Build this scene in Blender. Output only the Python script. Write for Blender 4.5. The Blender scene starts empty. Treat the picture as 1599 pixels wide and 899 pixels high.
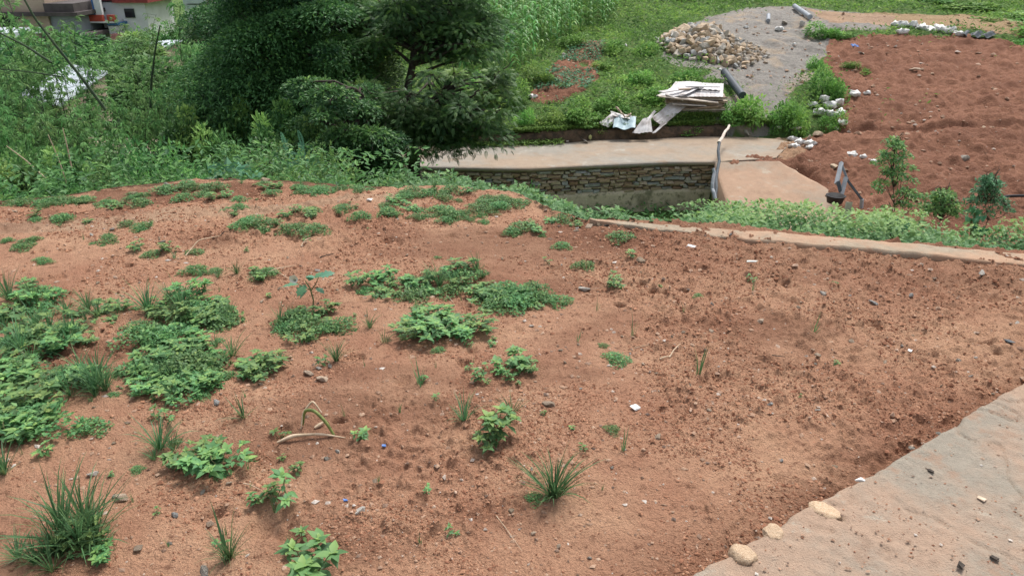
import bpy, math, random
import numpy as np
from mathutils import Vector, Matrix
R = math.radians
rng = np.random.default_rng(7)
random.seed(7)
sc = bpy.context.scene
col = sc.collection

# ---------------- camera, sky, sun, exposure ----------------
FPX = 1163.0                      # focal length in photo pixels (photo is 1599 wide)
PITCH = R(25.0)
CAMZ = 1.6
cam_d = bpy.data.cameras.new('camera'); cam = bpy.data.objects.new('camera', cam_d); col.objects.link(cam)
cam.location = (0, 0, CAMZ); cam.rotation_euler = (R(90) - PITCH, 0, 0)
cam_d.sensor_width = 36; cam_d.lens = 36 * FPX / 1599; cam_d.clip_start = 0.05; cam_d.clip_end = 2000
sc.camera = cam
SUN_EL, SUN_AZ = R(60), R(28)
w = bpy.data.worlds.new('World'); sc.world = w; w.use_nodes = True
nt = w.node_tree; bg = nt.nodes['Background']
sky = nt.nodes.new('ShaderNodeTexSky'); sky.sky_type = 'NISHITA'; sky.sun_disc = False
sky.sun_elevation = SUN_EL; sky.sun_rotation = SUN_AZ; sky.dust_density = 3.0; sky.air_density = 1.0
hs = nt.nodes.new('ShaderNodeHueSaturation'); hs.inputs['Saturation'].default_value = 0.35
nt.links.new(sky.outputs[0], hs.inputs['Color']); nt.links.new(hs.outputs[0], bg.inputs[0])
bg.inputs[1].default_value = 0.11
sd = bpy.data.lights.new('sun', 'SUN'); sd.energy = 2.0; sd.angle = R(14); sd.color = (1, 0.96, 0.9)
sun = bpy.data.objects.new('sun', sd); col.objects.link(sun)
# sky rotation az measured clockwise from +Y: sun stands towards (sin az, cos az)
sdir = Vector((math.sin(SUN_AZ) * math.cos(SUN_EL), math.cos(SUN_AZ) * math.cos(SUN_EL), math.sin(SUN_EL)))
sun.rotation_euler = sdir.to_track_quat('Z', 'Y').to_euler()
sc.view_settings.view_transform = 'Standard'; sc.view_settings.look = 'None'
sc.view_settings.exposure = 0.9; sc.view_settings.gamma = 1.0; sc.view_settings.use_curve_mapping = False
sc.cycles.max_bounces = 6; sc.cycles.diffuse_bounces = 3; sc.cycles.transmission_bounces = 3

# ---------------- small helpers ----------------
def tag(o, label=None, cat=None, group=None, kind=None):
    if label: o['label'] = label
    if cat: o['category'] = cat
    if group: o['group'] = group
    if kind: o['kind'] = kind
    return o
def link(name, me, mat=None, parent=None):
    o = bpy.data.objects.new(name, me); col.objects.link(o)
    if mat is not None and not me.materials: me.materials.append(mat)
    if parent is not None: o.parent = parent
    return o
def empty(name, loc, rz=0.0):
    o = bpy.data.objects.new(name, None); col.objects.link(o); o.empty_display_size = 0.1
    o.location = loc; o.rotation_euler = (0, 0, rz); return o
def copy_tree(o, parent=None):
    c = o.copy(); col.objects.link(c); c.parent = parent
    for ch in list(o.children): copy_tree(ch, c)
    return c
class Geo:
    """collects triangle / quad arrays, with a tint value per vertex"""
    def __init__(s): s.V = []; s.T = []; s.L = []; s.n = 0; s.tint = []
    def add(s, V, F, tint=0.5):
        V = np.asarray(V, float).reshape(-1, 3); F = np.asarray(F, int)
        s.V.append(V); s.L.append((F + s.n)); s.n += len(V)
        s.tint.append(np.broadcast_to(np.asarray(tint, float), (len(V),)))
        return s
    def mesh(s, name, smooth=False, extra=None):
        me = bpy.data.meshes.new(name)
        V = np.concatenate(s.V).astype(np.float32)
        loops = np.concatenate([f.ravel() for f in s.L]).astype(np.int32)
        tot = np.concatenate([np.full(len(f), f.shape[1]) for f in s.L])
        start = np.concatenate([[0], np.cumsum(tot)[:-1]]).astype(np.int32)
        me.vertices.add(len(V)); me.vertices.foreach_set('co', V.ravel())
        me.loops.add(len(loops)); me.loops.foreach_set('vertex_index', loops)
        me.polygons.add(len(tot)); me.polygons.foreach_set('loop_start', start)
        me.update(calc_edges=True)
        me.polygons.foreach_set('use_smooth', np.full(len(tot), bool(smooth)))
        a = me.attributes.new('tint', 'FLOAT', 'POINT'); a.data.foreach_set('value', np.concatenate(s.tint).astype(np.float32))
        if extra is not None:
            c = me.attributes.new('zone', 'FLOAT_COLOR', 'POINT'); c.data.foreach_set('color', extra.astype(np.float32).ravel())
        return me
    def build(s, name, mat, parent=None, smooth=False):
        return link(name, s.mesh(name, smooth), mat, parent)
    def box(s, c, size, rot=None, tint=0.5, jit=0.0, top=1.0):
        v = np.array([[x, y, z] for z in (-.5, .5) for y in (-.5, .5) for x in (-.5, .5)], float)
        v[4:, :2] *= top
        if jit: v = v + rng.normal(0, jit, v.shape)
        v = v * np.asarray(size)
        if rot is not None: v = v @ np.array(rot).T
        f = [[0, 2, 3, 1], [4, 5, 7, 6], [0, 1, 5, 4], [2, 6, 7, 3], [0, 4, 6, 2], [1, 3, 7, 5]]
        return s.add(v + np.asarray(c, float), f, tint)
    def tube(s, pts, rad, k=6, tint=0.5, cap=True):
        pts = np.asarray(pts, float); n = len(pts); rad = np.broadcast_to(rad, (n,))
        tg = np.gradient(pts, axis=0); tg /= np.linalg.norm(tg, axis=1)[:, None] + 1e-9
        ref = np.array([0, 0, 1.0]) if abs(tg[0][2]) < 0.9 else np.array([1.0, 0, 0])
        a = np.cross(tg, ref); a /= np.linalg.norm(a, axis=1)[:, None] + 1e-9
        b = np.cross(tg, a)
        th = np.arange(k) * 2 * math.pi / k
        ring = pts[:, None] + rad[:, None, None] * (a[:, None] * np.cos(th)[None, :, None] + b[:, None] * np.sin(th)[None, :, None])
        i = np.arange(n - 1)[:, None] * k; j = np.arange(k)[None]
        f = np.stack([i + j, i + (j + 1) % k, i + k + (j + 1) % k, i + k + j], -1).reshape(-1, 4)
        s.add(ring.reshape(-1, 3), f, tint)
        if cap:
            for q, e in ((0, 1), (n - 1, 0)):
                ids = np.arange(k); V = np.vstack([ring[q], pts[q]])
                F = [[k, (i + 1) % k, i] if e else [k, i, (i + 1) % k] for i in ids]
                s.add(V, F, tint)
        return s
def rotm(rx=0, ry=0, rz=0):
    return np.array((Matrix.Rotation(rz, 3, 'Z') @ Matrix.Rotation(ry, 3, 'Y') @ Matrix.Rotation(rx, 3, 'X')))
def norm(v): return v / (np.linalg.norm(v, axis=-1, keepdims=True) + 1e-9)
def inst(T, F, dirs, nrm, pos, length, width):
    """copies of a leaf template (axis +Y, normal +Z) along dirs"""
    dirs = norm(dirs); x = norm(np.cross(dirs, nrm)); z = np.cross(x, dirs)
    n = len(dirs); length = np.broadcast_to(length, (n,)); width = np.broadcast_to(width, (n,))
    V = (T[None, :, 0:1] * x[:, None] * width[:, None, None] + T[None, :, 1:2] * dirs[:, None] * length[:, None, None]
         + T[None, :, 2:3] * z[:, None] * length[:, None, None]) + pos[:, None]
    FF = F[None] + (np.arange(n) * len(T))[:, None, None]
    return V.reshape(-1, 3), FF.reshape(-1, F.shape[1])
# leaf templates -------------------------------------------------
def leaf_T(fold=0.12, droop=0.25):
    prof = [(0.0, 0.05), (0.22, 0.40), (0.45, 0.5), (0.74, 0.27), (1.0, 0.0)]
    V = []
    for (t, wd) in prof:
        z = -droop * t * t
        V += [(0, t, z), (-wd, t, z + fold * wd * 2 * .5), (wd, t, z + fold * wd * 2 * .5)]
    F = []
    for i in range(4):
        a, b = 3 * i, 3 * i + 3
        F += [[a, b, b + 1], [a, b + 1, a + 1], [a, a + 2, b + 2], [a, b + 2, b]]
    return np.array(V, float), np.array(F)
LT, LF = leaf_T()
ST = np.array([(0, 0, 0), (-.5, .45, .06), (.5, .45, .06), (0, 1, -.12), (0, .45, 0)], float)   # small 4-tri leaf
SF = np.array([[0, 4, 1], [0, 2, 4], [4, 3, 1], [4, 2, 3]])
DT = np.array([(0, 0, 0), (-.5, .5, .05), (.5, .5, .05), (0, 1, -.1)], float)                   # 2-tri leaf
DF = np.array([[0, 3, 1], [0, 2, 3]])
# noise ------------------------------------------------------------
def _h(ix, iy, s):
    v = (ix.astype(np.int64) * 374761393 + iy.astype(np.int64) * 668265263 + s * 974634777) & 0xffffffff
    v = ((v ^ (v >> 13)) * 1274126177) & 0xffffffff
    return ((v ^ (v >> 16)) & 0xffffff) / float(0xffffff)
def noise(x, y, s=0):
    ix = np.floor(x); iy = np.floor(y); fx = x - ix; fy = y - iy
    fx = fx * fx * fx * (fx * (fx * 6 - 15) + 10); fy = fy * fy * fy * (fy * (fy * 6 - 15) + 10)
    a = _h(ix, iy, s); b = _h(ix + 1, iy, s); c = _h(ix, iy + 1, s); d = _h(ix + 1, iy + 1, s)
    return ((a + (b - a) * fx) * (1 - fy) + (c + (d - c) * fx) * fy) * 2 - 1
def fbm(x, y, o=4, s=0):
    r = 0; a = 1.0; t = 0
    for k in range(o):
        c, q = math.cos(.7 * k + .3), math.sin(.7 * k + .3)
        r = r + a * noise((c * x - q * y) * 2 ** k, (q * x + c * y) * 2 ** k, s + k); t += a; a *= .5
    return r / t
def sst(a, b, x):
    t = np.clip((x - a) / (b - a), 0, 1); return t * t * (3 - 2 * t)

# ---------------- pixel of the photo -> world ----------------
def ray(px, py):
    u = (px - 799.5) / FPX; v = (449.5 - py) / FPX
    return np.array([u, math.cos(PITCH) + v * math.sin(PITCH), -math.sin(PITCH) + v * math.cos(PITCH)])
def atz(px, py, z=0.0):
    d = ray(px, py); t = (z - CAMZ) / d[2]; return np.array([0, 0, CAMZ]) + d * t
def aty(px, py, Y):
    d = ray(px, py); return np.array([0, 0, CAMZ]) + d * (Y / d[1])

# ---------------- terrain height ----------------
EDGE = [atz(*p) for p in ((-400, 345), (-100, 330), (0, 322), (120, 306), (200, 297), (300, 290), (420, 296), (560, 303), (640, 294), (720, 293),
                          (800, 303), (860, 322), (930, 342), (1000, 348), (1100, 354), (1200, 362), (1300, 372), (1400, 378), (1500, 388), (1599, 396), (1900, 425))]
EX = np.array([p[0] for p in EDGE]); EY = np.array([p[1] for p in EDGE])
def edge(x): return np.interp(x, EX, EY)
RZ = -4.1                                                        # road level
def prof(pts, x): return np.interp(x, [p[0] for p in pts], [p[1] for p in pts])
RF = [atz(px, py, RZ) for px, py in ((100, 236), (400, 246), (560, 254), (666, 260), (769, 262), (825, 262.5), (916, 258), (1041, 252.5), (1114, 252.5))]
RB = [atz(px, py, RZ) for px, py in ((100, 214), (400, 220), (560, 225), (669, 227), (775, 227.5), (869, 224), (931, 219), (1025, 217), (1103, 213), (1135, 213))]
def yf(x): return np.interp(x, [p[0] for p in RF], [p[1] for p in RF])
def yb(x): return np.interp(x, [p[0] for p in RB], [p[1] for p in RB])
NR = [(0, 0), (.05, 0), (.12, -.12), (.5, -.26), (1.9, -.6), (2.6, -1.3), (6.5, -5.5), (20, -5.5), (30, -30), (900, -60)]
NL = [(0, 0), (.6, -.12), (1.2, -.6), (3, -1.9), (8, -4.6), (12, -5.5), (20, -5.5), (30, -30), (900, -60)]
FR = [(23.1, -3.72), (29, -2.6), (34.5, -2.0), (42, -1.2), (60, 2), (100, 10), (160, 22), (500, 70)]
FL = [(20, -5.3), (40, -6.2), (60, -7.8), (85, -9.6), (120, -9.6), (160, -8), (500, 40)]
XR = RF[-1][0]
def H(x, y):
    x = np.asarray(x, float); y = np.asarray(y, float)
    d = y - edge(x)
    s = sst(-1.6, 1.7, x)
    N = prof(NR, d) * s + prof(NL, d) * (1 - s)
    N = N + .06 * sst(-.5, 0, d) * (1 - sst(0, .8, d)) * fbm(x * 1.3, y * 1.3, 2, 5) * (1 - sst(.3, .8, x))
    # road level terrain to the left of the ramp, the ramp's own grade to its right
    f, b = yf(x), yb(x)
    under = np.interp((y - f) / (b - f), [0, .3, 1], [-5.5, -5.0, RZ - .06])
    ramp = np.interp(y, [14.5, XR * 0 + 20.6, 23.0], [-5.5, RZ - .06, RZ - .04])
    rm = sst(XR - .15, XR + .15, x)
    F0 = under * (1 - rm) + ramp * rm
    bank = (1 - sst(7.0, 8.5, x))
    up = prof(FR, y)
    up2 = prof([(22.9, -4.1), (26, -3.4)] + FR[2:], y)
    G = up * bank + up2 * (1 - bank)
    fr = np.where(y < b + .1, F0, F0 + (G - F0) * sst(.1, .35, y - b))
    left = prof(FL, y)
    q = sst(-.42, -.12, x / np.maximum(y, 1))
    F = fr * q + np.where((y > f) & (y < b), np.minimum(left, RZ - .06), left) * (1 - q)
    F = np.where(y < 13, -5.5, F)
    r = np.maximum(N, F)
    far = sst(23, 27, y)
    r = r + far * .22 * fbm(x * .35, y * .35, 3, 11) + sst(45, 90, y) * q * 3 * fbm(x * .03, y * .03, 3, 12)
    red = sst(8.5, 10, x) * sst(14, 16, y) * (1 - sst(34, 40, y))
    r = r + red * (.18 * fbm(x * .9, y * .9, 4, 21) - .55 * sst(20.5, 22.5, y + .2 * x * .3) * (1 - sst(22.5, 24.5, y + .2 * x * .3)) * 0 + .3 * np.exp(-((y - 23.2 - .1 * (x - 13)) / .8) ** 2))
    inr = sst(5.9, 6.2, x) * (1 - sst(8.2, 8.5, x)) * sst(14.2, 14.6, y) * (1 - sst(20.3, 20.7, y))
    return r - .4 * inr
_t = np.concatenate([np.geomspace(1.2, 9, 1200), np.geomspace(9.02, 400, 2600)])
def hit(px, py):
    d = ray(px, py); P = np.array([0, 0, CAMZ]) + d[None] * _t[:, None]
    g = H(P[:, 0], P[:, 1]) - P[:, 2]
    k = int(np.argmax(g > 0)) if (g > 0).any() else len(_t) - 1
    if k == 0: return P[0]
    a, b = -g[k - 1], g[k]; f = a / (a + b + 1e-9)
    p = P[k - 1] * (1 - f) + P[k] * f; p[2] = float(H(p[0], p[1])); return p
def inpoly(x, y, poly):
    r = np.zeros(x.shape, bool); n = len(poly)
    for i in range(n):
        x1, y1 = poly[i]; x2, y2 = poly[(i + 1) % n]
        c = ((y1 > y) != (y2 > y)) & (x < (x2 - x1) * (y - y1) / (y2 - y1 + 1e-12) + x1)
        r ^= c
    return r
def wpoly(pts): return [tuple(hit(*p)[:2]) for p in pts]

# ---------------- materials ----------------
def mat(name): 
    m = bpy.data.materials.new(name); m.use_nodes = True; return m, m.node_tree, m.node_tree.nodes['Principled BSDF']
def N_(nt, t, **k):
    n = nt.nodes.new(t)
    for a, b in k.items(): setattr(n, a, b)
    return n
def noise_n(nt, scale, detail=6, rough=.6, coord='Object', off=0):
    tc = N_(nt, 'ShaderNodeTexCoord'); n = N_(nt, 'ShaderNodeTexNoise'); n.inputs['Scale'].default_value = scale
    n.inputs['Detail'].default_value = detail; n.inputs['Roughness'].default_value = rough
    if off:
        mp = N_(nt, 'ShaderNodeMapping'); mp.inputs['Location'].default_value = (off, off * .7, off * .3)
        nt.links.new(tc.outputs[coord], mp.inputs[0]); nt.links.new(mp.outputs[0], n.inputs['Vector'])
    else: nt.links.new(tc.outputs[coord], n.inputs['Vector'])
    return n.outputs['Fac']
def ramp_n(nt, fac, stops):
    r = N_(nt, 'ShaderNodeValToRGB'); e = r.color_ramp.elements
    while len(e) < len(stops): e.new(.5)
    for i, (p, c) in enumerate(stops):
        e[i].position = p; e[i].color = (*c, 1) if len(c) == 3 else c
    nt.links.new(fac, r.inputs[0]); return r.outputs[0]
def mix_n(nt, fac, a, b, mode='MIX'):
    m = N_(nt, 'ShaderNodeMix', data_type='RGBA', blend_type=mode)
    for s, v in ((0, fac), (6, a), (7, b)):
        if isinstance(v, (float, int)): m.inputs[s].default_value = v
        elif isinstance(v, tuple): m.inputs[s].default_value = (*v, 1)
        else: nt.links.new(v, m.inputs[s])
    return m.outputs[2]
def bump_n(nt, bsdf, hgt, dist, strength=1.0):
    b = N_(nt, 'ShaderNodeBump'); b.inputs['Distance'].default_value = dist; b.inputs['Strength'].default_value = strength
    nt.links.new(hgt, b.inputs['Height']); nt.links.new(b.outputs[0], bsdf.inputs['Normal'])
def step_n(nt, v, a, b):
    m = N_(nt, 'ShaderNodeMapRange'); m.interpolation_type = 'SMOOTHSTEP'
    m.inputs[1].default_value = a; m.inputs[2].default_value = b; nt.links.new(v, m.inputs[0]); return m.outputs[0]
def simple(name, c, c2=None, scale=8, rough=.8, metal=0, bump=0, spec=.3, objrand=0.0):
    m, nt, b = mat(name); b.inputs['Roughness'].default_value = rough; b.inputs['Metallic'].default_value = metal
    b.inputs['Specular IOR Level'].default_value = spec
    c2 = c2 or tuple(x * .7 for x in c)
    n = noise_n(nt, scale)
    out = ramp_n(nt, n, [(.35, c2), (.62, c)])
    if objrand:
        oi = N_(nt, 'ShaderNodeObjectInfo'); h = N_(nt, 'ShaderNodeHueSaturation')
        mr = N_(nt, 'ShaderNodeMapRange'); mr.inputs[3].default_value = 1 - objrand; mr.inputs[4].default_value = 1 + objrand
        nt.links.new(oi.outputs['Random'], mr.inputs[0]); nt.links.new(mr.outputs[0], h.inputs['Value']); nt.links.new(out, h.inputs['Color']); out = h.outputs[0]
    nt.links.new(out, b.inputs['Base Color'])
    if bump: bump_n(nt, b, n, bump)
    return m
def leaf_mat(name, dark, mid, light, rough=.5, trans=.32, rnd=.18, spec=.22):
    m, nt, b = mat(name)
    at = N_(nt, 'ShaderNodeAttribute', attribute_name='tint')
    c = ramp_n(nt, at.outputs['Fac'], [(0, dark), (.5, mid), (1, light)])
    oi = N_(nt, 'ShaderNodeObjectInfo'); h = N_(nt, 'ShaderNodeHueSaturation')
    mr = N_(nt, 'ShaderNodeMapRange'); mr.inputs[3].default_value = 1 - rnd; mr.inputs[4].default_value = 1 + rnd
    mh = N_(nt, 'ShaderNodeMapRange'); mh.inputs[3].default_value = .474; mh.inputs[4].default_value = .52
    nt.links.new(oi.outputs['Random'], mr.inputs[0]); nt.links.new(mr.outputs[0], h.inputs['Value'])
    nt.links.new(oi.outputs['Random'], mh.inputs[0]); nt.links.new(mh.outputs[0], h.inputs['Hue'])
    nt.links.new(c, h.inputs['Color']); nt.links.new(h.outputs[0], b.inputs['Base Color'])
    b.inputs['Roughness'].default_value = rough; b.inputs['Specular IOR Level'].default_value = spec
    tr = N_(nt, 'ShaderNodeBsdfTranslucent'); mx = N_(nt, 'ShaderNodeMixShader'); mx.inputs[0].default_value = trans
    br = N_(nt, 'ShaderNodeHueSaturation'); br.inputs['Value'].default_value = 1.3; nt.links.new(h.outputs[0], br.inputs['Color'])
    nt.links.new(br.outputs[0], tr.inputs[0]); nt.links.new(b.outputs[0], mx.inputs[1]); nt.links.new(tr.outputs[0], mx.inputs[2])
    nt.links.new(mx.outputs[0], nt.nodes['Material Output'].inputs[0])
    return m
M = {}
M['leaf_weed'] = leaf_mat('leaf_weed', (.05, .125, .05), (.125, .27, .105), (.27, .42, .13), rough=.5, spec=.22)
M['leaf_grass'] = leaf_mat('leaf_grass', (.04, .10, .05), (.10, .22, .09), (.24, .36, .14), rough=.45, spec=.3)
M['leaf_bush'] = leaf_mat('leaf_bush', (.03, .09, .035), (.105, .245, .075), (.25, .44, .12), rough=.5)
M['leaf_bamboo'] = leaf_mat('leaf_bamboo', (.06, .14, .055), (.15, .31, .105), (.30, .48, .17), rough=.5)
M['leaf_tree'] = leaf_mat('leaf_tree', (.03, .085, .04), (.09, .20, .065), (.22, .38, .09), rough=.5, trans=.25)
M['leaf_maize'] = leaf_mat('leaf_maize', (.07, .17, .05), (.14, .32, .09), (.26, .46, .14), rough=.4)
M['leaf_slope'] = leaf_mat('leaf_slope', (.07, .16, .045), (.165, .34, .08), (.32, .5, .12), rough=.6)
M['leaf_blue'] = leaf_mat('leaf_blue', (.06, .16, .10), (.11, .26, .16), (.17, .36, .2), rough=.45)
M['leaf_yellow'] = leaf_mat('leaf_yellow', (.09, .15, .05), (.16, .25, .07), (.28, .36, .12), rough=.5)
M['stem'] = simple('stem', (.16, .22, .09), (.2, .14, .08), 30)
M['bark'] = simple('bark', (.07, .055, .045), (.03, .025, .02), 12, bump=.02, rough=.9)
M['culm'] = simple('culm', (.06, .09, .045), (.03, .05, .03), 9)
M['stone'] = simple('stone', (.52, .41, .31), (.33, .24, .17), 14, bump=.01, objrand=.35)
M['grey_stone'] = simple('grey_stone', (.56, .52, .46), (.40, .37, .33), 14, bump=.01, objrand=.3)
M['rock_tan'] = simple('rock_tan', (.52, .42, .30), (.38, .27, .18), 5, bump=.03, objrand=.2)
M['rock_pale'] = simple('rock_pale', (.44, .40, .34), (.32, .29, .25), 5, bump=.03, objrand=.2)
M['rock_grey'] = simple('rock_grey', (.50, .50, .48), (.34, .34, .33), 5, bump=.03, objrand=.15)
M['sack'] = simple('sack', (.78, .78, .77), (.5, .49, .46), 9, rough=.6, bump=.02)
M['white_tin'] = simple('white_tin', (.68, .67, .68), (.36, .32, .30), 2.2, rough=.45, bump=.004)
M['wood_board'] = simple('wood_board', (.42, .33, .25), (.22, .16, .12), 6, rough=.8, objrand=.3)
M['pale_board'] = simple('pale_board', (.55, .49, .42), (.36, .3, .26), 6, rough=.8, objrand=.2)
M['tarp'] = simple('tarp', (.38, .50, .54), (.28, .38, .43), 5, rough=.5, bump=.02)
M['pipe_dark'] = simple('pipe_dark', (.07, .085, .10), (.05, .06, .07), 5, rough=.5)
M['pipe_grey'] = simple('pipe_grey', (.35, .38, .42), (.25, .27, .3), 5, rough=.5)
M['black'] = simple('black_rubber', (.02, .02, .025), (.012, .012, .014), 9, rough=.6)
M['white_plastic'] = simple('white_plastic', (.8, .8, .78), (.6, .6, .58), 20, rough=.4)
M['blue_plastic'] = simple('blue_plastic', (.05, .16, .45), (.04, .12, .35), 20, rough=.4)
M['straw'] = simple('straw', (.60, .47, .34), (.4, .3, .2), 40, rough=.8)
M['husk'] = simple('husk', (.20, .24, .07), (.10, .13, .04), 60, rough=.6)
M['edge_stone'] = simple('edge_stone', (.60, .46, .32), (.44, .29, .18), 9, bump=.006, objrand=.1)
M['flower'] = simple('flower', (.8, .8, .74), (.7, .72, .6), 20, rough=.5)

def ground_common(nt, small, pale, dark):
    """earth colour: broad damp / dry patches, crumbs and grains"""
    a = noise_n(nt, 1.6, 6, .65); b = noise_n(nt, small, 8, .75); g = noise_n(nt, small * 6, 3, .7)
    c = ramp_n(nt, a, [(.35, dark), (.62, pale)])
    c = mix_n(nt, step_n(nt, b, .54, .66), c, tuple(x * .55 for x in dark), 'MIX')
    c = mix_n(nt, step_n(nt, b, .36, .26), c, tuple(min(1, x * 1.25) for x in pale))
    return c, a, b, g
def soil_mat():
    m, nt, bs = mat('red_soil')
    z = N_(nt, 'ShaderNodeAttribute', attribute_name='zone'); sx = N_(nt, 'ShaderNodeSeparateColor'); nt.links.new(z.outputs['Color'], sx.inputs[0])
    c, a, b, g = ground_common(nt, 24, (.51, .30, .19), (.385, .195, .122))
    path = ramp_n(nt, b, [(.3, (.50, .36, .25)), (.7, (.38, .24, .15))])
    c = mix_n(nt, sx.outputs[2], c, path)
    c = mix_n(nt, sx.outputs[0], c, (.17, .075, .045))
    gr = ramp_n(nt, g, [(.3, (.72, .72, .72)), (.7, (1.2, 1.2, 1.2))])
    c = mix_n(nt, .8, c, gr, 'MULTIPLY')
    nt.links.new(c, bs.inputs['Base Color']); bs.inputs['Roughness'].default_value = .95; bs.inputs['Specular IOR Level'].default_value = .15
    mm = N_(nt, 'ShaderNodeMath', operation='ADD'); nt.links.new(b, mm.inputs[0]); nt.links.new(g, mm.inputs[1])
    bump_n(nt, bs, mm.outputs[0], .02, .9)
    return m
def far_mat():
    m, nt, bs = mat('hillside_earth')
    z = N_(nt, 'ShaderNodeAttribute', attribute_name='zone'); sx = N_(nt, 'ShaderNodeSeparateColor'); nt.links.new(z.outputs['Color'], sx.inputs[0])
    a = noise_n(nt, .5, 8, .65); b = noise_n(nt, 5, 8, .75); g = noise_n(nt, 22, 5, .7)
    green = ramp_n(nt, b, [(.3, (.06, .12, .04)), (.5, (.10, .18, .05)), (.70, (.2, .18, .08))])
    red = ramp_n(nt, b, [(.3, (.36, .185, .12)), (.55, (.27, .13, .083)), (.72, (.19, .085, .055))])
    red = mix_n(nt, step_n(nt, a, .4, .65), red, (.22, .105, .068))
    red = mix_n(nt, step_n(nt, g, .66, .72), red, (.5, .38, .29))
    grav = ramp_n(nt, b, [(.3, (.36, .34, .30)), (.55, (.27, .25, .23)), (.75, (.19, .17, .15))])
    grav = mix_n(nt, step_n(nt, a, .5, .64), grav, (.40, .32, .24))
    grav = mix_n(nt, step_n(nt, g, .62, .7), grav, (.5, .47, .42))
    sand = ramp_n(nt, b, [(.3, (.5, .34, .22)), (.7, (.34, .2, .12))])
    c = mix_n(nt, sx.outputs[0], green, red); c = mix_n(nt, sx.outputs[1], c, grav); c = mix_n(nt, sx.outputs[2], c, sand)
    nt.links.new(c, bs.inputs['Base Color']); bs.inputs['Roughness'].default_value = .95; bs.inputs['Specular IOR Level'].default_value = .15
    mm = N_(nt, 'ShaderNodeMath', operation='ADD'); nt.links.new(b, mm.inputs[0]); nt.links.new(g, mm.inputs[1])
    bump_n(nt, bs, mm.outputs[0], .09, .9)
    return m
def concrete_mat(name, base, dusty, scale=1.2, bd=.006, cover=(.42, .6), fine=14):
    m, nt, bs = mat(name)
    a = noise_n(nt, scale, 8, .65); b = noise_n(nt, fine, 8, .75); g = noise_n(nt, fine * 6, 3, .7, off=3)
    c0 = ramp_n(nt, b, [(.3, tuple(x * .78 for x in base)), (.65, base)])
    c1 = ramp_n(nt, b, [(.3, tuple(x * .8 for x in dusty)), (.65, dusty)])
    c = mix_n(nt, step_n(nt, a, *cover), c0, c1)
    q = noise_n(nt, scale * 4.5, 6, .7, off=7); c = mix_n(nt, step_n(nt, q, .52, .66), c, tuple(x * .78 for x in dusty)); c = mix_n(nt, step_n(nt, q, .42, .3), c, tuple(min(.7, x * 1.18) for x in base))
    c = mix_n(nt, step_n(nt, g, .66, .74), c, tuple(x * .45 for x in base))
    c = mix_n(nt, step_n(nt, g, .32, .25), c, tuple(min(.8, x * 1.4) for x in base))
    nt.links.new(c, bs.inputs['Base Color']); bs.inputs['Roughness'].default_value = .9; bs.inputs['Specular IOR Level'].default_value = .2
    mm = N_(nt, 'ShaderNodeMath', operation='ADD'); nt.links.new(b, mm.inputs[0]); nt.links.new(g, mm.inputs[1])
    bump_n(nt, bs, mm.outputs[0], bd, .7)
    return m
M['soil'] = soil_mat(); M['far'] = far_mat()
M['slab'] = concrete_mat('slab_concrete', (.33, .29, .235), (.42, .295, .215), 1.7, .012, (.37, .58), 26)
M['coping'] = concrete_mat('coping_concrete', (.33, .27, .20), (.42, .27, .18), 1.5, .006)
M['road'] = concrete_mat('road_concrete', (.30, .275, .235), (.35, .27, .20), .35, .01, (.4, .6), 5)
M['ramp'] = concrete_mat('ramp_dust', (.33, .27, .21), (.39, .26, .18), .5, .01, (.35, .55), 5)
M['plaster'] = concrete_mat('wall_plaster', (.66, .56, .43), (.26, .24, .16), 1.1, .02, (.56, .7), 4)
# ---------------- the ground sheets ----------------
DG = -1.0
def grid(ang, rad):
    A, Rr = np.meshgrid(ang, rad)                     # rows = radius
    x = Rr * np.sin(A); y = Rr * np.cos(A); n, m = A.shape
    i = np.arange(n - 1)[:, None] * m + np.arange(m - 1)[None]
    return x.ravel(), y.ravel(), np.stack([i, i + 1, i + m + 1, i + m], -1).reshape(-1, 4)
SLAB_EDGE = [atz(px, py, .03)[:2] for px, py in ((1040, 925), (1080, 899), (1180, 838), (1250, 790), (1330, 742), (1410, 690), (1500, 640), (1599, 592), (1720, 530))]
SX = np.array([p[0] for p in SLAB_EDGE]); SY = np.array([p[1] for p in SLAB_EDGE])
sdirv = np.array(SLAB_EDGE[-1]) - np.array(SLAB_EDGE[0]); sdirv /= np.linalg.norm(sdirv)
snrm = np.array([sdirv[1], -sdirv[0]])                # towards the slab side
def slab_d(x, y):                                     # signed distance, positive on the slab side
    return (x - SLAB_EDGE[0][0]) * snrm[0] + (y - SLAB_EDGE[0][1]) * snrm[1]
PITS = [(*atz(px, py)[:2], s * .0022, dp) for px, py, s, dp in ((1066, 453, 12, .05), (1040, 458, 16, .04), (1018, 455, 10, .03), (968, 476, 12, .045), (1004, 445, 8, .03), (1290, 427, 10, .04), (1320, 428, 6, .03), (1228, 440, 8, .03), (1240, 470, 7, .02), (1375, 430, 8, .03), (1540, 535, 12, .02), (1560, 550, 10, .02), (1110, 367, 14, .05), (1160, 371, 10, .05), (1195, 376, 12, .05), (530, 660, 12, .02), (200, 415, 16, .02), (690, 300, 9, .03))]
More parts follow.
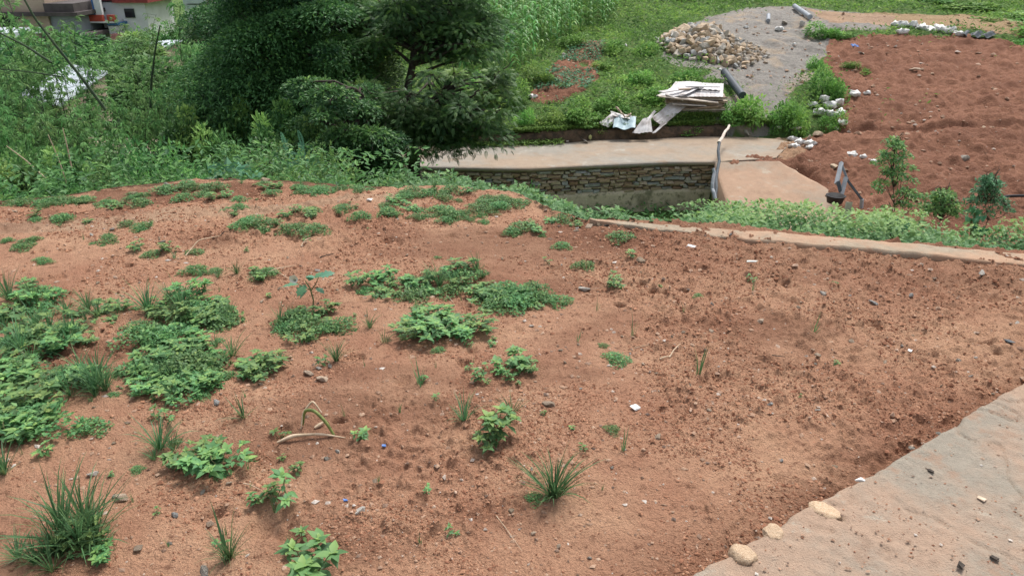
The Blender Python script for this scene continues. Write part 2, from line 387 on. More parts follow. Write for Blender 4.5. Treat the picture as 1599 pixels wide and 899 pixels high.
def soil_relief(x, y):
    r = .022 * fbm(x * .9, y * .9, 3, 31) + .012 * fbm(x * 4, y * 4, 3, 32)
    rough = sst(-.08, .38, fbm(x * 1.1, y * 1.1, 3, 33) + .35 * (x > .6))
    cl = np.maximum(0, fbm(x * 22, y * 22, 3, 34) - .05)
    c2 = np.maximum(0, noise(x * 48, y * 48, 35) - .15) 
    c3 = np.maximum(0, noise(x * 95, y * 95, 36) - .3)
    r = r + (.14 + 1.1 * rough) * (.030 * cl + .011 * c2 + .005 * c3) + .0035 * fbm(x * 60, y * 60, 2, 37)
    hole = np.maximum(0, fbm(x * 7, y * 7, 3, 38) - .48)
    r = r - .10 * hole
    for hx, hy, hr, hd in PITS: r = r - 1.7 * hd * np.exp(-(((x - hx) / hr) ** 2 + ((y - hy) / (hr * .7)) ** 2) ** 2)
    sd_ = slab_d(x, y)
    r = r - .03 * (1 - sst(-.05, -.35, sd_) * 1.0) * 0 - .02 * np.exp(-(np.minimum(sd_, 0) / .12) ** 2)
    return r
def path_mask(x, y, PP):
    w_ = fbm(x * 2.5, y * 2.5, 3, 41) * .08
    return inpoly(x + w_, y + w_, PP)
PATH = wpoly([(-60, 352), (60, 347), (150, 338), (260, 326), (400, 322), (520, 312), (600, 305), (660, 293), (760, 300), (700, 303), (600, 318), (430, 332), (300, 340), (200, 352), (80, 366), (-60, 372)])
DARKS = wpoly([(150, 300), (330, 290), (430, 292), (400, 308), (300, 318), (200, 322), (130, 318)])
x, y, F = grid(np.concatenate([np.linspace(R(-85), R(-42), 60)[:-1], np.linspace(R(-42), R(42), 980), np.linspace(R(42), R(80), 50)[1:]]),
               np.geomspace(.7, 7.6, 800))
dd = y - edge(x)
z = H(x, y) + soil_relief(x, y) * (1 - sst(.25, .4, dd))
z = np.where(dd > .1, z - .0, z)
keepv = dd < .35
keep = keepv[F].all(axis=1)
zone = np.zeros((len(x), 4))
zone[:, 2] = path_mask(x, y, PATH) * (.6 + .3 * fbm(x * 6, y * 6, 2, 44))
zone[:, 0] = np.clip(inpoly(x + .06 * fbm(x * 4, y * 4, 2, 45), y, DARKS) * .7 + (sst(0.05, .5, fbm(x * 1.4, y * 3, 4, 46)) * .5) + .45 * np.exp(-(np.minimum(slab_d(x, y), 0) / .13) ** 2)  # last term here paints the slab's contact shadow into the soil colour
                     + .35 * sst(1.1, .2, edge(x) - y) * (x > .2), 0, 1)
# patches of turned crumbly earth sit a little darker
used = np.unique(F[keep]); remap = np.full(len(x), -1); remap[used] = np.arange(len(used))
g = Geo(); g.add(np.stack([x, y, z], -1)[used], remap[F[keep]])
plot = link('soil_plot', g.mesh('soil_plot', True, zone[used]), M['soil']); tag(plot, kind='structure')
def gz(x, y):
    x = np.asarray(x, float); y = np.asarray(y, float)
    return H(x, y) + soil_relief(x, y) * (1 - sst(.25, .4, y - edge(x)))

# far terrain
GRAVEL = wpoly([(1032, 92), (1045, 58), (1110, 26), (1200, 10), (1290, 16), (1400, 26), (1395, 46), (1310, 52), (1288, 75), (1280, 110), (1262, 128), (1232, 150), (1218, 192), (1180, 206), (1118, 212), (1128, 170), (1150, 140), (1096, 122), (1118, 108), (1060, 104)])
REDP = wpoly([(1290, 62), (1390, 52), (1480, 58), (1560, 60), (1680, 85)]) + [(60., 20.), (60., 9.), (6.2, 9.), (6.2, 20.4)] + wpoly([(1180, 240), (1250, 216), (1290, 205), (1318, 150), (1296, 110), (1284, 85)])
ORANGE = wpoly([(1260, 14), (1330, 20), (1500, 22), (1599, 34), (1700, 40), (1700, 66), (1599, 56), (1500, 46), (1400, 40), (1300, 36)])
BEDS = wpoly([(826, 156), (868, 100), (905, 64), (946, 68), (934, 110), (920, 142), (880, 160)])
SANDY = wpoly([(1170, 215), (1235, 212), (1262, 232), (1240, 250), (1190, 240)])
def zones(x, y):
    j = .35 * fbm(x * .8, y * .8, 4, 51); k = .35 * fbm(x * .8 + 40, y * .8, 4, 52)
    zz = np.zeros((len(x), 4)); xx, yy = x + j * .8, y + k
    zz[:, 0] = inpoly(xx, yy, REDP) | (inpoly(xx, yy, BEDS) & (fbm(x * 1.5, y * 1.5, 2, 53) > -.3))
    zz[:, 1] = inpoly(xx, yy, GRAVEL)
    zz[:, 2] = (inpoly(xx, yy, ORANGE) | inpoly(xx, yy, SANDY)) * .8
    dd = y - edge(x)
    zz[:, 0] = np.maximum(zz[:, 0], ((dd < 1.0) & (dd > -1)) * 1.0)
    return zz
x, y, F = grid(np.concatenate([np.linspace(R(-80), R(-42), 60)[:-1], np.linspace(R(-42), R(42), 760), np.linspace(R(42), R(80), 60)[1:]]),
               np.concatenate([np.geomspace(3, 18, 150)[:-1], np.geomspace(18, 60, 420)[:-1], np.geomspace(60, 600, 90)]))
zz = zones(x, y); dd = y - edge(x)
z = H(x, y) - .12 * (dd < .3)
ru = zz[:, 0] * sst(12, 15, y)
z = z + ru * (.22 * np.maximum(0, fbm(x * 2.5, y * 2.5, 4, 61)) + .10 * fbm(x * 7, y * 7, 3, 62)) + zz[:, 1] * (.05 * fbm(x * 2, y * 2, 4, 63) + .02 * fbm(x * 9, y * 9, 2, 64))
g = Geo(); cls = np.where(zz[F[:, 0], 1] > .5, 1, np.where((zz[F[:, 0], 0] > .5) & (y[F[:, 0]] > 12), 2, 0))
P3 = np.stack([x, y, z], -1)
for k, nm in ((0, 'hillside'), (1, 'gravel_yard'), (2, 'red_soil_slope')):
    ff = F[cls == k]; us = np.unique(ff); rm_ = np.full(len(x), -1); rm_[us] = np.arange(len(us))
    g = Geo(); g.add(P3[us], rm_[ff]); o = link(nm, g.mesh(nm, True, zz[us]), M['far']); tag(o, kind='structure')
# ground behind the camera
g = Geo(); g.add([(-60, -60, -.3), (60, -60, -.3), (60, 1.2, -.3), (-60, 1.2, -.3)], [[0, 1, 2, 3]])
o = link('ground', g.mesh('ground', False, np.tile([0, 0, 0, 1.], (4, 1))), M['soil']); tag(o, kind='structure')

# ---------------- concrete slab (bottom right) ----------------
def slab():
    L = 9.0; a0 = -2.2
    u = np.concatenate([np.linspace(a0, 0, 120)[:-1], np.linspace(0, 3.6, 460)[:-1], np.linspace(3.6, L, 120)])
    v = np.concatenate([[0, 0], np.linspace(0.006, .5, 60), np.linspace(.51, 1.8, 110)[1:], [2.4, 3.2]])
    U, Vv = np.meshgrid(u, v)
    ej = .012 * fbm(U * 11, U * 0 + 2, 5, 71) + .012 * fbm(U * 1.3, U * 0 + 5, 2, 72)
    s = Vv + ej * np.exp(-Vv / .1)
    x = SLAB_EDGE[0][0] + sdirv[0] * U + snrm[0] * s; y = SLAB_EDGE[0][1] + sdirv[1] * U + snrm[1] * s
    z = .045 + .006 * fbm(x * 1.5, y * 1.5, 2, 73) + .0016 * fbm(x * 14, y * 14, 3, 74) - .012 * np.exp(-Vv / .006)
    pit = np.maximum(0, fbm(x * 30, y * 30, 2, 75) - .35) * sst(.2, .5, fbm(x * 2, y * 2, 2, 76)); z -= pit * .03
    crack = np.abs(fbm(x * 1.6 + 3, y * 1.6, 4, 77)); z -= .009 * np.exp(-(crack / .008) ** 2) * sst(-.1, .2, fbm(x * .8, y * .8, 2, 79)); z += .006 * np.maximum(0, fbm(x * 35, y * 35, 2, 78))
    z[0] = -.35
    n, m = U.shape; i = np.arange(n - 1)[:, None] * m + np.arange(m - 1)[None]
    F = np.stack([i, i + 1, i + m + 1, i + m], -1).reshape(-1, 4)[:, ::-1]
    g = Geo(); g.add(np.stack([x, y, z], -1).reshape(-1, 3), F)
    o = g.build('path', M['slab'], smooth=True); tag(o, kind='structure')
slab()
# ---------------- low wall closing the plot on the far right ----------------
def coping():
    inn = [(921, 342.5), (1000, 355), (1100, 365), (1200, 377), (1300, 386), (1400, 395), (1500, 403), (1599, 411), (1800, 432)]
    out = [(921, 341.5), (1000, 347), (1100, 354), (1200, 362), (1300, 371), (1400, 378), (1500, 387), (1599, 396), (1800, 414)]
    A = np.array([atz(*p, .018) for p in inn]); B = np.array([atz(*p, .018) for p in out])
    n = 700; t = np.linspace(0, 1, n); s = np.linspace(0, 1, len(inn))
    A = np.stack([np.interp(t, s, A[:, k]) for k in range(3)], -1); B = np.stack([np.interp(t, s, B[:, k]) for k in range(3)], -1)
    j = fbm(A[:, 0] * 6, A[:, 0] * 0, 4, 81) * .022; A[:, 1] += j; B[:, 1] += fbm(A[:, 0] * 4, A[:, 0] * 0 + 9, 4, 82) * .02
    rows = [A + [0, .005, -.3], A + [0, 0, -.012]]
    for f in np.linspace(.05, .95, 12):
        P = A * (1 - f) + B * f; P[:, 2] += .014 * fbm(P[:, 0] * 3, P[:, 1] * 3, 3, 83) + .004 * fbm(P[:, 0] * 20, P[:, 1] * 20, 2, 84); rows.append(P)
    rows += [B + [0, 0, -.015], B + [0, 0, -.5]]
    V = np.array(rows); m = n; k = len(rows)
    i = np.arange(k - 1)[:, None] * m + np.arange(m - 1)[None]
    F = np.stack([i, i + 1, i + m + 1, i + m], -1).reshape(-1, 4)
    g = Geo(); g.add(V.reshape(-1, 3), F); o = g.build('low_wall', M['coping'], smooth=True)
    tag(o, 'low dusty concrete wall closing off the far right side of the red soil plot', 'wall')
coping()

# ---------------- road, ramp, walls ----------------
def strip(A, B, n, drop, z0, name, m, fx=None, wob=.01):
    t = np.linspace(0, 1, n)
    def rs(Q): 
        Q = np.array(Q); s = np.linspace(0, 1, len(Q)); s = np.concatenate([[0], np.cumsum(np.linalg.norm(np.diff(Q[:, :2], axis=0), axis=1))]); s /= s[-1]
        return np.stack([np.interp(t, s, Q[:, k]) for k in range(Q.shape[1])], -1)
    A, B = rs(A), rs(B); rows = [A + [0, 0, -drop]]
    for f in np.linspace(0, 1, 26):
        P = A * (1 - f) + B * f; P[:, 2] += wob * fbm(P[:, 0], P[:, 1], 3, 91); rows.append(P)
    rows.append(B + [0, 0, -drop]); V = np.array(rows); k = len(rows)
    i = np.arange(k - 1)[:, None] * n + np.arange(n - 1)[None]
    F = np.stack([i, i + 1, i + n + 1, i + n], -1).reshape(-1, 4)
    g = Geo(); g.add(V.reshape(-1, 3), F)
    # end caps
    for c in (0, n - 1):
        g.add(V[:, c], [list(range(k))] if c else [list(range(k))[::-1]])
    o = g.build(name, m, smooth=False); return o
B1 = [np.array(p) for p in RB]; F1 = [np.array(p) for p in RF]
F1r = F1 + [atz(1160, 250, RZ), atz(1212, 246, RZ)]
B1r = B1[:-1] + [atz(1150, 214, RZ), atz(1215, 217, RZ), atz(1236, 222, RZ)]
o = strip(F1r, B1r, 160, 1.3, 0, 'road', M['road'], wob=.02); tag(o, kind='structure')
def ramp():
    # falls from the road towards the viewer along the end of the retaining wall
    top = [atz(1113.5, 252.7, RZ), atz(1160, 250, RZ), atz(1236, 248, RZ)]
    def down(p, L, dx=0): return np.array([p[0] + dx, p[1] - L, RZ - L * .235])
    rows = []; n = 40
    xl = np.interp(np.linspace(0, 1, n), [0, .25, 1], [XR, XR - .12, XR - .35])
    for i, s in enumerate(np.linspace(0, 1, n)):
        Y = 20.72 - s * 6.2; zz_ = RZ - .0 - (20.72 - Y) * .225
        xr = np.interp(s, [0, .2, .36, .5, 1], [7.7, 8.3, 8.75, 8.75, 8.6]) + .22 * float(fbm(np.array([s * 9.]), np.array([3.]), 4, 94)[0]); x = np.linspace(xl[i], xr, 26)
        q = np.interp(np.linspace(0, 1, 26), [0, 1], [0, 0])
        zz_ = zz_ + .04 * fbm(x * .9, x * 0 + Y, 3, 95)
        row = np.stack([x, np.full(26, Y) + .0 * x, zz_ * np.ones(26)], -1)
        row = np.vstack([row[0] - [0, 0, 1.3], row, row[-1] - [0, 0, 1.3]]); rows.append(row)
    V = np.array(rows); k = V.shape[1]; i = np.arange(n - 1)[:, None] * k + np.arange(k - 1)[None]
    F = np.stack([i, i + k, i + k + 1, i + 1], -1).reshape(-1, 4)
    g = Geo(); g.add(V.reshape(-1, 3), F); o = g.build('ramp', M['ramp'], smooth=True); tag(o, kind='structure')
ramp()
M['wallstone'] = None
def wallstone_mat():
    m, nt, b = mat('wall_stones')
    at = N_(nt, 'ShaderNodeAttribute', attribute_name='tint')
    c = ramp_n(nt, at.outputs['Fac'], [(0, (.26, .15, .095)), (.3, (.38, .26, .17)), (.55, (.48, .38, .28)), (.8, (.47, .43, .37)), (1, (.34, .35, .35))])
    n = noise_n(nt, 9); c = mix_n(nt, .7, c, ramp_n(nt, n, [(.3, (.5, .5, .5)), (.7, (1.1, 1.1, 1.1))]), 'MULTIPLY')
    nt.links.new(c, b.inputs['Base Color']); b.inputs['Roughness'].default_value = .9; bump_n(nt, b, n, .02); return m
M['wallstone'] = wallstone_mat()
M['mortar'] = simple('mortar', (.40, .33, .25), (.20, .16, .12), 6, bump=.02)
def retaining():
    root = empty('retaining_wall', (2, 20.3, -5.5)); tag(root, 'rough stone retaining wall with stained plaster foot holding up the concrete road', 'wall')
    A = np.array(F1)[2:]; t = np.linspace(0, 1, 220)
    s = np.concatenate([[0], np.cumsum(np.linalg.norm(np.diff(A[:, :2], axis=0), axis=1))]); L = s[-1]; s /= L
    P = np.stack([np.interp(t, s, A[:, 0]), np.interp(t, s, A[:, 1])], -1); tg = np.gradient(P, axis=0); tg = norm(tg); nr = np.stack([tg[:, 1], -tg[:, 0]], -1)
    def at(u, out, z): 
        k = u / L * 219; i = int(min(218, max(0, k))); f = k - i; p = P[i] * (1 - f) + P[i + 1] * f; q = p + nr[i] * out; return np.array([q[0], q[1], z]), tg[i], nr[i]
    def slabz(z0, z1, out, name, m, wob=0, rowsn=8):
        g = Geo(); rows = []
        for z in np.linspace(z0, z1, rowsn):
            q = P + nr * (out + wob * fbm(P[:, 0] * 2, P[:, 0] * 0 + z * 3, 3, 97)[:, None]); rows.append(np.column_stack([q, np.full(len(q), z)]))
        q = P - nr * .05; rows.append(np.column_stack([q, np.full(len(q), z1)])); rows = [np.column_stack([q, np.full(len(q), z0)])] + rows
        V = np.array(rows); n = len(P); k = len(rows); i = np.arange(k - 1)[:, None] * n + np.arange(n - 1)[None]
        F = np.stack([i, i + 1, i + n + 1, i + n], -1).reshape(-1, 4); g.add(V.reshape(-1, 3), F)
        g.add(V[:, -1], [list(range(k))]); g.add(V[:, 0], [list(range(k))[::-1]])
        o = g.build(name, m, None, True); o.location = -Vector(root.location); o.parent = root; return o
    slabz(-5.05, -4.13, .06, 'mortar_bed', M['mortar'], .02)
    slabz(-5.75, -4.86, .16, 'plaster_foot', M['plaster'], .02)
    slabz(-4.16, -4.075, .17, 'kerb', M['road'], .015, 3)
    g = Geo(); z = -4.86
    while z < -4.2:
        hh = rng.uniform(.05, .12); u = rng.uniform(0, .2)
        while u < L - .05:
            ww = rng.uniform(.14, .42); zz_ = z + rng.uniform(-.03, .03)
            if zz_ + hh * .9 > -4.16: break
            p, a, b = at(u + ww / 2, .10, zz_ + hh / 2); 
            v = np.array([[sx * .5, sy * .5, sz * .5] for sz in (-1, 1) for sy in (-1, 1) for sx in (-1, 1)], float)
            front = v[:, 1] < 0; v[front] *= [.82, 1, .75]; v += rng.normal(0, .09, v.shape)
            v *= [ww * .96, .13, hh * .95]
            Mx = np.array([[a[0], -b[0], 0], [a[1], -b[1], 0], [0, 0, 1]])
            g.add(v @ Mx.T + p, [[0, 2, 3, 1], [4, 5, 7, 6], [0, 1, 5, 4], [2, 6, 7, 3], [0, 4, 6, 2], [1, 3, 7, 5]], rng.choice([.1, .3, .35, .5, .55, .6, .8, .95]) + rng.uniform(-.05, .05))
            u += ww
        z += hh
    o = g.build('stone_courses', M['wallstone']); o.location = -Vector(root.location); o.parent = root
retaining()
# brown low wall behind the road
def backwall():
    A = np.array(B1)[3:]; A = np.vstack([A]); t = np.linspace(0, 1, 200)
    P = np.stack([np.interp(t, np.linspace(0, 1, len(A)), A[:, k]) for k in range(2)], -1)
    P[:, 1] += .03 + .04 * fbm(P[:, 0] * 1.5, P[:, 0] * 0, 3, 99)
    rows = []
    for (o_, z) in ((-.02, RZ - .1), (.02, RZ + .1), (.05, RZ + .2), (.08, RZ + .31), (.35, RZ + .36), (.4, RZ)):
        rows.append(np.column_stack([P[:, 0], P[:, 1] + o_, z + .09 * fbm(P[:, 0] * 2.5, P[:, 0] * 0 + z * 3, 3, 98)]))
    V = np.array(rows); n = len(P); k = len(rows); i = np.arange(k - 1)[:, None] * n + np.arange(n - 1)[None]
    g = Geo(); g.add(V.reshape(-1, 3), np.stack([i, i + 1, i + n + 1, i + n], -1).reshape(-1, 4))
    o = g.build('kerb_wall', simple('kerb_wall', (.13, .085, .055), (.045, .035, .025), 5, bump=.08), None, True)
    tag(o, 'low damp brown wall along the far edge of the concrete road', 'wall')
backwall()
# ---------------- crumbs and pebbles on the soil ----------------
OT = np.array([(1, 0, 0), (0, 1, 0), (-1, 0, 0), (0, -1, 0), (0, 0, 1), (0, 0, -1)], float)
OF = np.array([[0, 1, 4], [1, 2, 4], [2, 3, 4], [3, 0, 4], [1, 0, 5], [2, 1, 5], [3, 2, 5], [0, 3, 5]])
def lumps(g, P, size, flat=.6, tint=.5, jit=.28):
    n = len(P); V = OT[None] * (1 + rng.normal(0, jit, (n, 6, 1))) + rng.normal(0, .12, (n, 6, 3))
    an = rng.uniform(0, 6.28, n); c, s = np.cos(an), np.sin(an); st = rng.uniform(.8, 1.5, n)
    X = V[..., 0] * st[:, None]; Y = V[..., 1]
    V = np.stack([X * c[:, None] - Y * s[:, None], X * s[:, None] + Y * c[:, None], V[..., 2] * flat], -1) * size[:, None, None] + P[:, None]
    g.add(V.reshape(-1, 3), (OF[None] + (np.arange(n) * 6)[:, None, None]).reshape(-1, 3), np.repeat(np.broadcast_to(tint, (n,)), 6))
def scatter_near(n, r0=1.4, r1=6, amax=40):
    a = rng.uniform(R(-amax), R(amax), n); r = np.exp(rng.uniform(math.log(r0), math.log(r1), n)); return r * np.sin(a), r * np.cos(a)
def crumbs():
    g = Geo(); x, y = scatter_near(150000)
    dens = .05 + .95 * sst(-.02, .42, fbm(x * 2.6, y * 2.6, 4, 101) + .25 * (x > .5) + .2 * (edge(x) - y < 1.2))
    k = (rng.uniform(0, 1, len(x)) < dens) & (y < edge(x) - .03) & (slab_d(x, y) < -.01); x, y = x[k], y[k]
    r = np.hypot(x, y); s = (.0016 + .0036 * rng.random(len(x)) ** 3 + .006 * rng.random(len(x)) ** 24) * (r / 2.6) ** .6 * 1.15
    P = np.stack([x, y, gz(x, y) + s * .25], -1)
    lumps(g, P, s, .7, rng.uniform(0, 1, len(x)))
    n_ = 5200; u_ = rng.uniform(-.4, 4.2, n_); v_ = np.abs(rng.exponential(.35, n_)) + .015; sx_ = SLAB_EDGE[0][0] + sdirv[0] * u_ + snrm[0] * v_; sy_ = SLAB_EDGE[0][1] + sdirv[1] * u_ + snrm[1] * v_
    k = rng.random(n_) < .06 + sst(.0, .35, fbm(sx_ * 3.5, sy_ * 3.5, 3, 131)) + .5 * np.exp(-v_ / .03); sx_, sy_ = sx_[k], sy_[k]; s = (.0012 + .003 * rng.random(len(sx_)) ** 4)
    lumps(g, np.stack([sx_, sy_, np.full(len(sx_), .047)], -1), s, .6, rng.uniform(0, 1, len(sx_)))
    m, nt, b = mat('soil_crumbs'); at = N_(nt, 'ShaderNodeAttribute', attribute_name='tint')
    c = ramp_n(nt, at.outputs['Fac'], [(0, (.24, .11, .068)), (.5, (.35, .18, .11)), (.93, (.40, .225, .145)), (1, (.46, .33, .25))])
    nt.links.new(c, b.inputs['Base Color']); b.inputs['Roughness'].default_value = 1; b.inputs['Specular IOR Level'].default_value = .1
    o = g.build('soil_crumbs', m); tag(o, 'loose reddish crumbs of earth strewn all over the bare soil plot', 'soil crumbs', kind='stuff')
    g = Geo(); x, y = scatter_near(3600); k = (y < edge(x) - .05) & (slab_d(x, y) < -.02); x, y = x[k], y[k]
    r = np.hypot(x, y); s = (.003 + .008 * rng.random(len(x)) ** 3) * (r / 2.6) ** .5
    lumps(g, np.stack([x, y, gz(x, y) + s * .2], -1), s, .5, rng.uniform(0, 1, len(x)))
    xx = []; 
    for _ in range(420):                             # grit on the slab
        u_, v_ = rng.uniform(0, 3.3), abs(rng.normal(0, .5)) + .03
        xx.append((SLAB_EDGE[0][0] + sdirv[0] * u_ + snrm[0] * v_, SLAB_EDGE[0][1] + sdirv[1] * u_ + snrm[1] * v_))
    xx = np.array(xx); s = rng.uniform(.002, .006, len(xx))
    lumps(g, np.column_stack([xx, np.full(len(xx), .05)]), s, .5, rng.uniform(0, 1, len(xx)))
    m, nt, b = mat('pebble_mix'); at = N_(nt, 'ShaderNodeAttribute', attribute_name='tint')
    c = ramp_n(nt, at.outputs['Fac'], [(0, (.12, .08, .06)), (.3, (.33, .2, .13)), (.7, (.38, .25, .17)), (.93, (.40, .33, .28)), (1, (.55, .5, .45))])
    nt.links.new(c, b.inputs['Base Color']); b.inputs['Roughness'].default_value = .85
    o = g.build('pebbles', m); tag(o, 'fine pebbles and grit scattered over the soil and the concrete path', 'pebbles', kind='stuff')
    # debris on the far slopes
    g = Geo(); a = rng.uniform(R(-5), R(42), 9000); r = np.exp(rng.uniform(math.log(15), math.log(45), 9000)); x, y = r * np.sin(a), r * np.cos(a)
    zz = zones(x, y); k = ((zz[:, 0] > .5) | (zz[:, 1] > .5) | (zz[:, 2] > .5)) & (y > 14) & (rng.random(len(x)) < .25 + .6 * sst(-.2, .4, fbm(x * .5, y * .5, 3, 103))); x, y = x[k], y[k]
    s = (.02 + .07 * rng.random(len(x)) ** 5) * (np.hypot(x, y) / 25) ** .5
    lumps(g, np.stack([x, y, H(x, y) + s * .4], -1), s, .6, rng.uniform(.2, .97, len(x)))
    o = g.build('rubble', m); tag(o, 'small loose stones littering the far red slope and gravel yard', 'rubble', kind='stuff')
crumbs()

# ---------------- weeds: prototypes ----------------
def weed_proto(seed, h=.13, spread=.10, nstem=7, leaf=.05, width=.52, name='broadleaf_weed'):
    rg = np.random.default_rng(seed); root = empty(name, (0, 0, 0)); gs = Geo(); gl = Geo()
    D = []; Nn = []; P = []; Ls = []; Ti = []
    for s in range(nstem):
        az = rg.uniform(0, 6.28); sp = spread * rg.uniform(.15, 1.0) ** .7; hh = h * rg.uniform(.6, 1.05) * (1 - .35 * sp / spread)
        t = np.linspace(0, 1, 6)[:, None]; e = np.array([math.cos(az), math.sin(az), 0])
        pts = e * sp * t ** 1.2 + np.array([0, 0, hh]) * t ** .8 + rg.normal(0, .003, (6, 3)) * t
        gs.tube(pts, np.linspace(.0026, .0012, 6), 5, rg.uniform(.3, .7), False)
        ph = rg.uniform(0, 6.28)
        for k, f in enumerate(np.linspace(.4, .9, 3)):
            p = np.array([np.interp(f, t[:, 0], pts[:, c]) for c in range(3)])
            for q in (0, 1):
                a = ph + k * 1.57 + q * 3.14 + rg.normal(0, .3); up = rg.uniform(-.35, .35)
                d = np.array([math.cos(a), math.sin(a), up]); D.append(d); Nn.append(np.array([0, 0, 1]) + rg.normal(0, .25, 3)); P.append(p + d * .008)
                Ls.append(leaf * rg.uniform(.55, 1.05) * (1.05 - .25 * f)); Ti.append(np.clip(rg.normal(.30 + .15 * f, .2), 0, 1))
        for k in range(5):                           # whorl at the tip
            a = ph + k * 1.2566 + rg.normal(0, .2); d = np.array([math.cos(a), math.sin(a), rg.uniform(.1, .7)]); D.append(d); Nn.append([0, 0, 1.0]); P.append(pts[-1])
            Ls.append(leaf * rg.uniform(.4, .95)); Ti.append(np.clip(rg.normal(.6, .2), 0, 1))
        for k in range(3):
            a = rg.uniform(0, 6.28); D.append(np.array([math.cos(a), math.sin(a), 1.2])); Nn.append(np.array([-math.cos(a), -math.sin(a), .5])); P.append(pts[-1]); Ls.append(leaf * .35); Ti.append(.95)
    Ls = np.array(Ls); V, F = inst(LT, LF, np.array(D), np.array(Nn, float), np.array(P), Ls, Ls * width)
    gl.add(V, F, np.repeat(Ti, len(LT)))
    gs.build('stems', M['stem'], root); gl.build('leaves', M['leaf_weed'], root, True)
    return root
def blades(rg, n, h, spread, wd, arch, base_r=.012):
    g = Geo()
    for _ in range(n):
        az = rg.uniform(0, 6.28); b0 = rg.uniform(0, base_r); L = h * rg.uniform(.45, 1.1); lean = rg.uniform(.02, 1) * spread / h; ar = rg.uniform(.2, 1) * arch
        e = np.array([math.cos(az), math.sin(az), 0]); side = np.array([-math.sin(az), math.cos(az), 0]); k = 6
        t = np.linspace(0, 1, k); th = lean * .9 + ar * t ** 1.6
        dl = L / (k - 1); xs = np.concatenate([[0], np.cumsum(np.sin(th[:-1]) * dl)]); zs = np.concatenate([[0], np.cumsum(np.cos(th[:-1]) * dl)])
        c = e * (xs + b0)[:, None] + np.array([0, 0, 1]) * zs[:, None] + side * rg.normal(0, .003) 
        w_ = wd * rg.uniform(.7, 1.2) * np.array([.7, 1, .95, .75, .45, .03]); tw = rg.normal(0, .35)
        sd_ = side * math.cos(tw) + np.array([0, 0, math.sin(tw)])
        V = np.concatenate([c - sd_ * w_[:, None] / 2, c + np.array([0, 0, -1]) * w_[:, None] * .15, c + sd_ * w_[:, None] / 2])
        F = []
        for i in range(k - 1): F += [[i, i + 1, k + i + 1, k + i], [k + i, k + i + 1, 2 * k + i + 1, 2 * k + i]]
        ti = np.clip(rg.normal(.42, .16), 0, 1); g.add(V, F, np.tile(np.clip(np.array([.9, .4, .1, 0, 0, .15]) * .25 + ti, 0, 1), 3))
    return g
def grass_proto(seed, n=38, h=.17, spread=.09, wd=.005, arch=1.2, name='grass_tuft'):
    rg = np.random.default_rng(seed); g = blades(rg, n, h, spread, wd, arch); o = g.build(name, M['leaf_grass'], None, True); return o
def herb_proto(seed, r=.14, h=.065, n=620, leaf=.021, blade=20, name='low_weed'):
    rg = np.random.default_rng(seed); g = Geo(); a = rg.uniform(0, 6.28, n); lob = 1 + .3 * np.sin(a * 3 + seed) + .15 * np.sin(a * 5)
    q = r * lob * np.sqrt(rg.random(n)); P = np.stack([q * np.cos(a), q * np.sin(a) * .85, h * (1 - (q / (r * 1.35)) ** 2) * rg.uniform(.25, 1.05, n)], -1)
    a2 = rg.uniform(0, 6.28, n); D = np.stack([np.cos(a2), np.sin(a2), rg.uniform(-.1, .9, n)], -1); L = leaf * rg.uniform(.6, 1.4, n)
    V, F = inst(ST, SF, D, np.array([0, 0, 1.]) + rg.normal(0, .35, (n, 3)), P, L, L * .55); g.add(V, F, np.repeat(np.clip(rg.normal(.45, .2, n), 0, 1), len(ST)))
    b = blades(rg, blade, h * 1.6, r * .5, .003, 1.3, r * .8)
    g.add(np.concatenate(b.V), np.concatenate(b.L), np.concatenate(b.tint))
    return g.build(name, M['leaf_weed'], None, True)
protos = {
 'B': [weed_proto(i, h=.12 + .02 * (i % 3), spread=.07 + .015 * (i % 4), nstem=7 + i % 4, leaf=.044 + .006 * (i % 3)) for i in range(7)],
 'S': [weed_proto(50 + i, h=.07, spread=.04, nstem=2 + i % 2, leaf=.032, name='weed_seedling') for i in range(4)],
 'G': [grass_proto(20 + i, n=24 + 8 * i, h=.155 + .015 * i, spread=.17, arch=1.0 + .4 * (i % 3)) for i in range(5)],
 'L': [grass_proto(30 + i, n=58, h=.26, spread=.24, wd=.0065, arch=1.3 + .25 * i, name='grass_tuft') for i in range(3)],
 'T': [grass_proto(40 + i, n=5 + 2 * i, h=.12, spread=.03, wd=.0042, arch=.8, name='grass_sprout') for i in range(3)],
 'F': [herb_proto(i) for i in range(5)]}
usedp = set(); CATS = {'B': 'weed', 'S': 'weed', 'G': 'grass tuft', 'L': 'grass tuft', 'T': 'grass sprout', 'F': 'weed'}
def put(kind, x, y, z, s, label, group=None, var=None, rz=None):
    L = protos[kind]; i = rng.integers(len(L)) if var is None else var; p = L[i]
    if (kind, i) not in usedp: usedp.add((kind, i)); o = p
    else: o = copy_tree(p)
    o.location = (x, y, z - .004); o.rotation_euler = (rng.normal(0, .08), rng.normal(0, .08), rng.uniform(0, 6.28) if rz is None else rz)
    o.scale = (s, s, s * rng.uniform(.85, 1.1))
    tag(o, label, CATS[kind])
    if group: o['group'] = group
    return o
def one(kind, px, py, s, label, var=None):
    p = atz(px, py, 0); return put(kind, p[0], p[1], float(gz(p[0], p[1])), s, label, None, var)
SEEN = {}
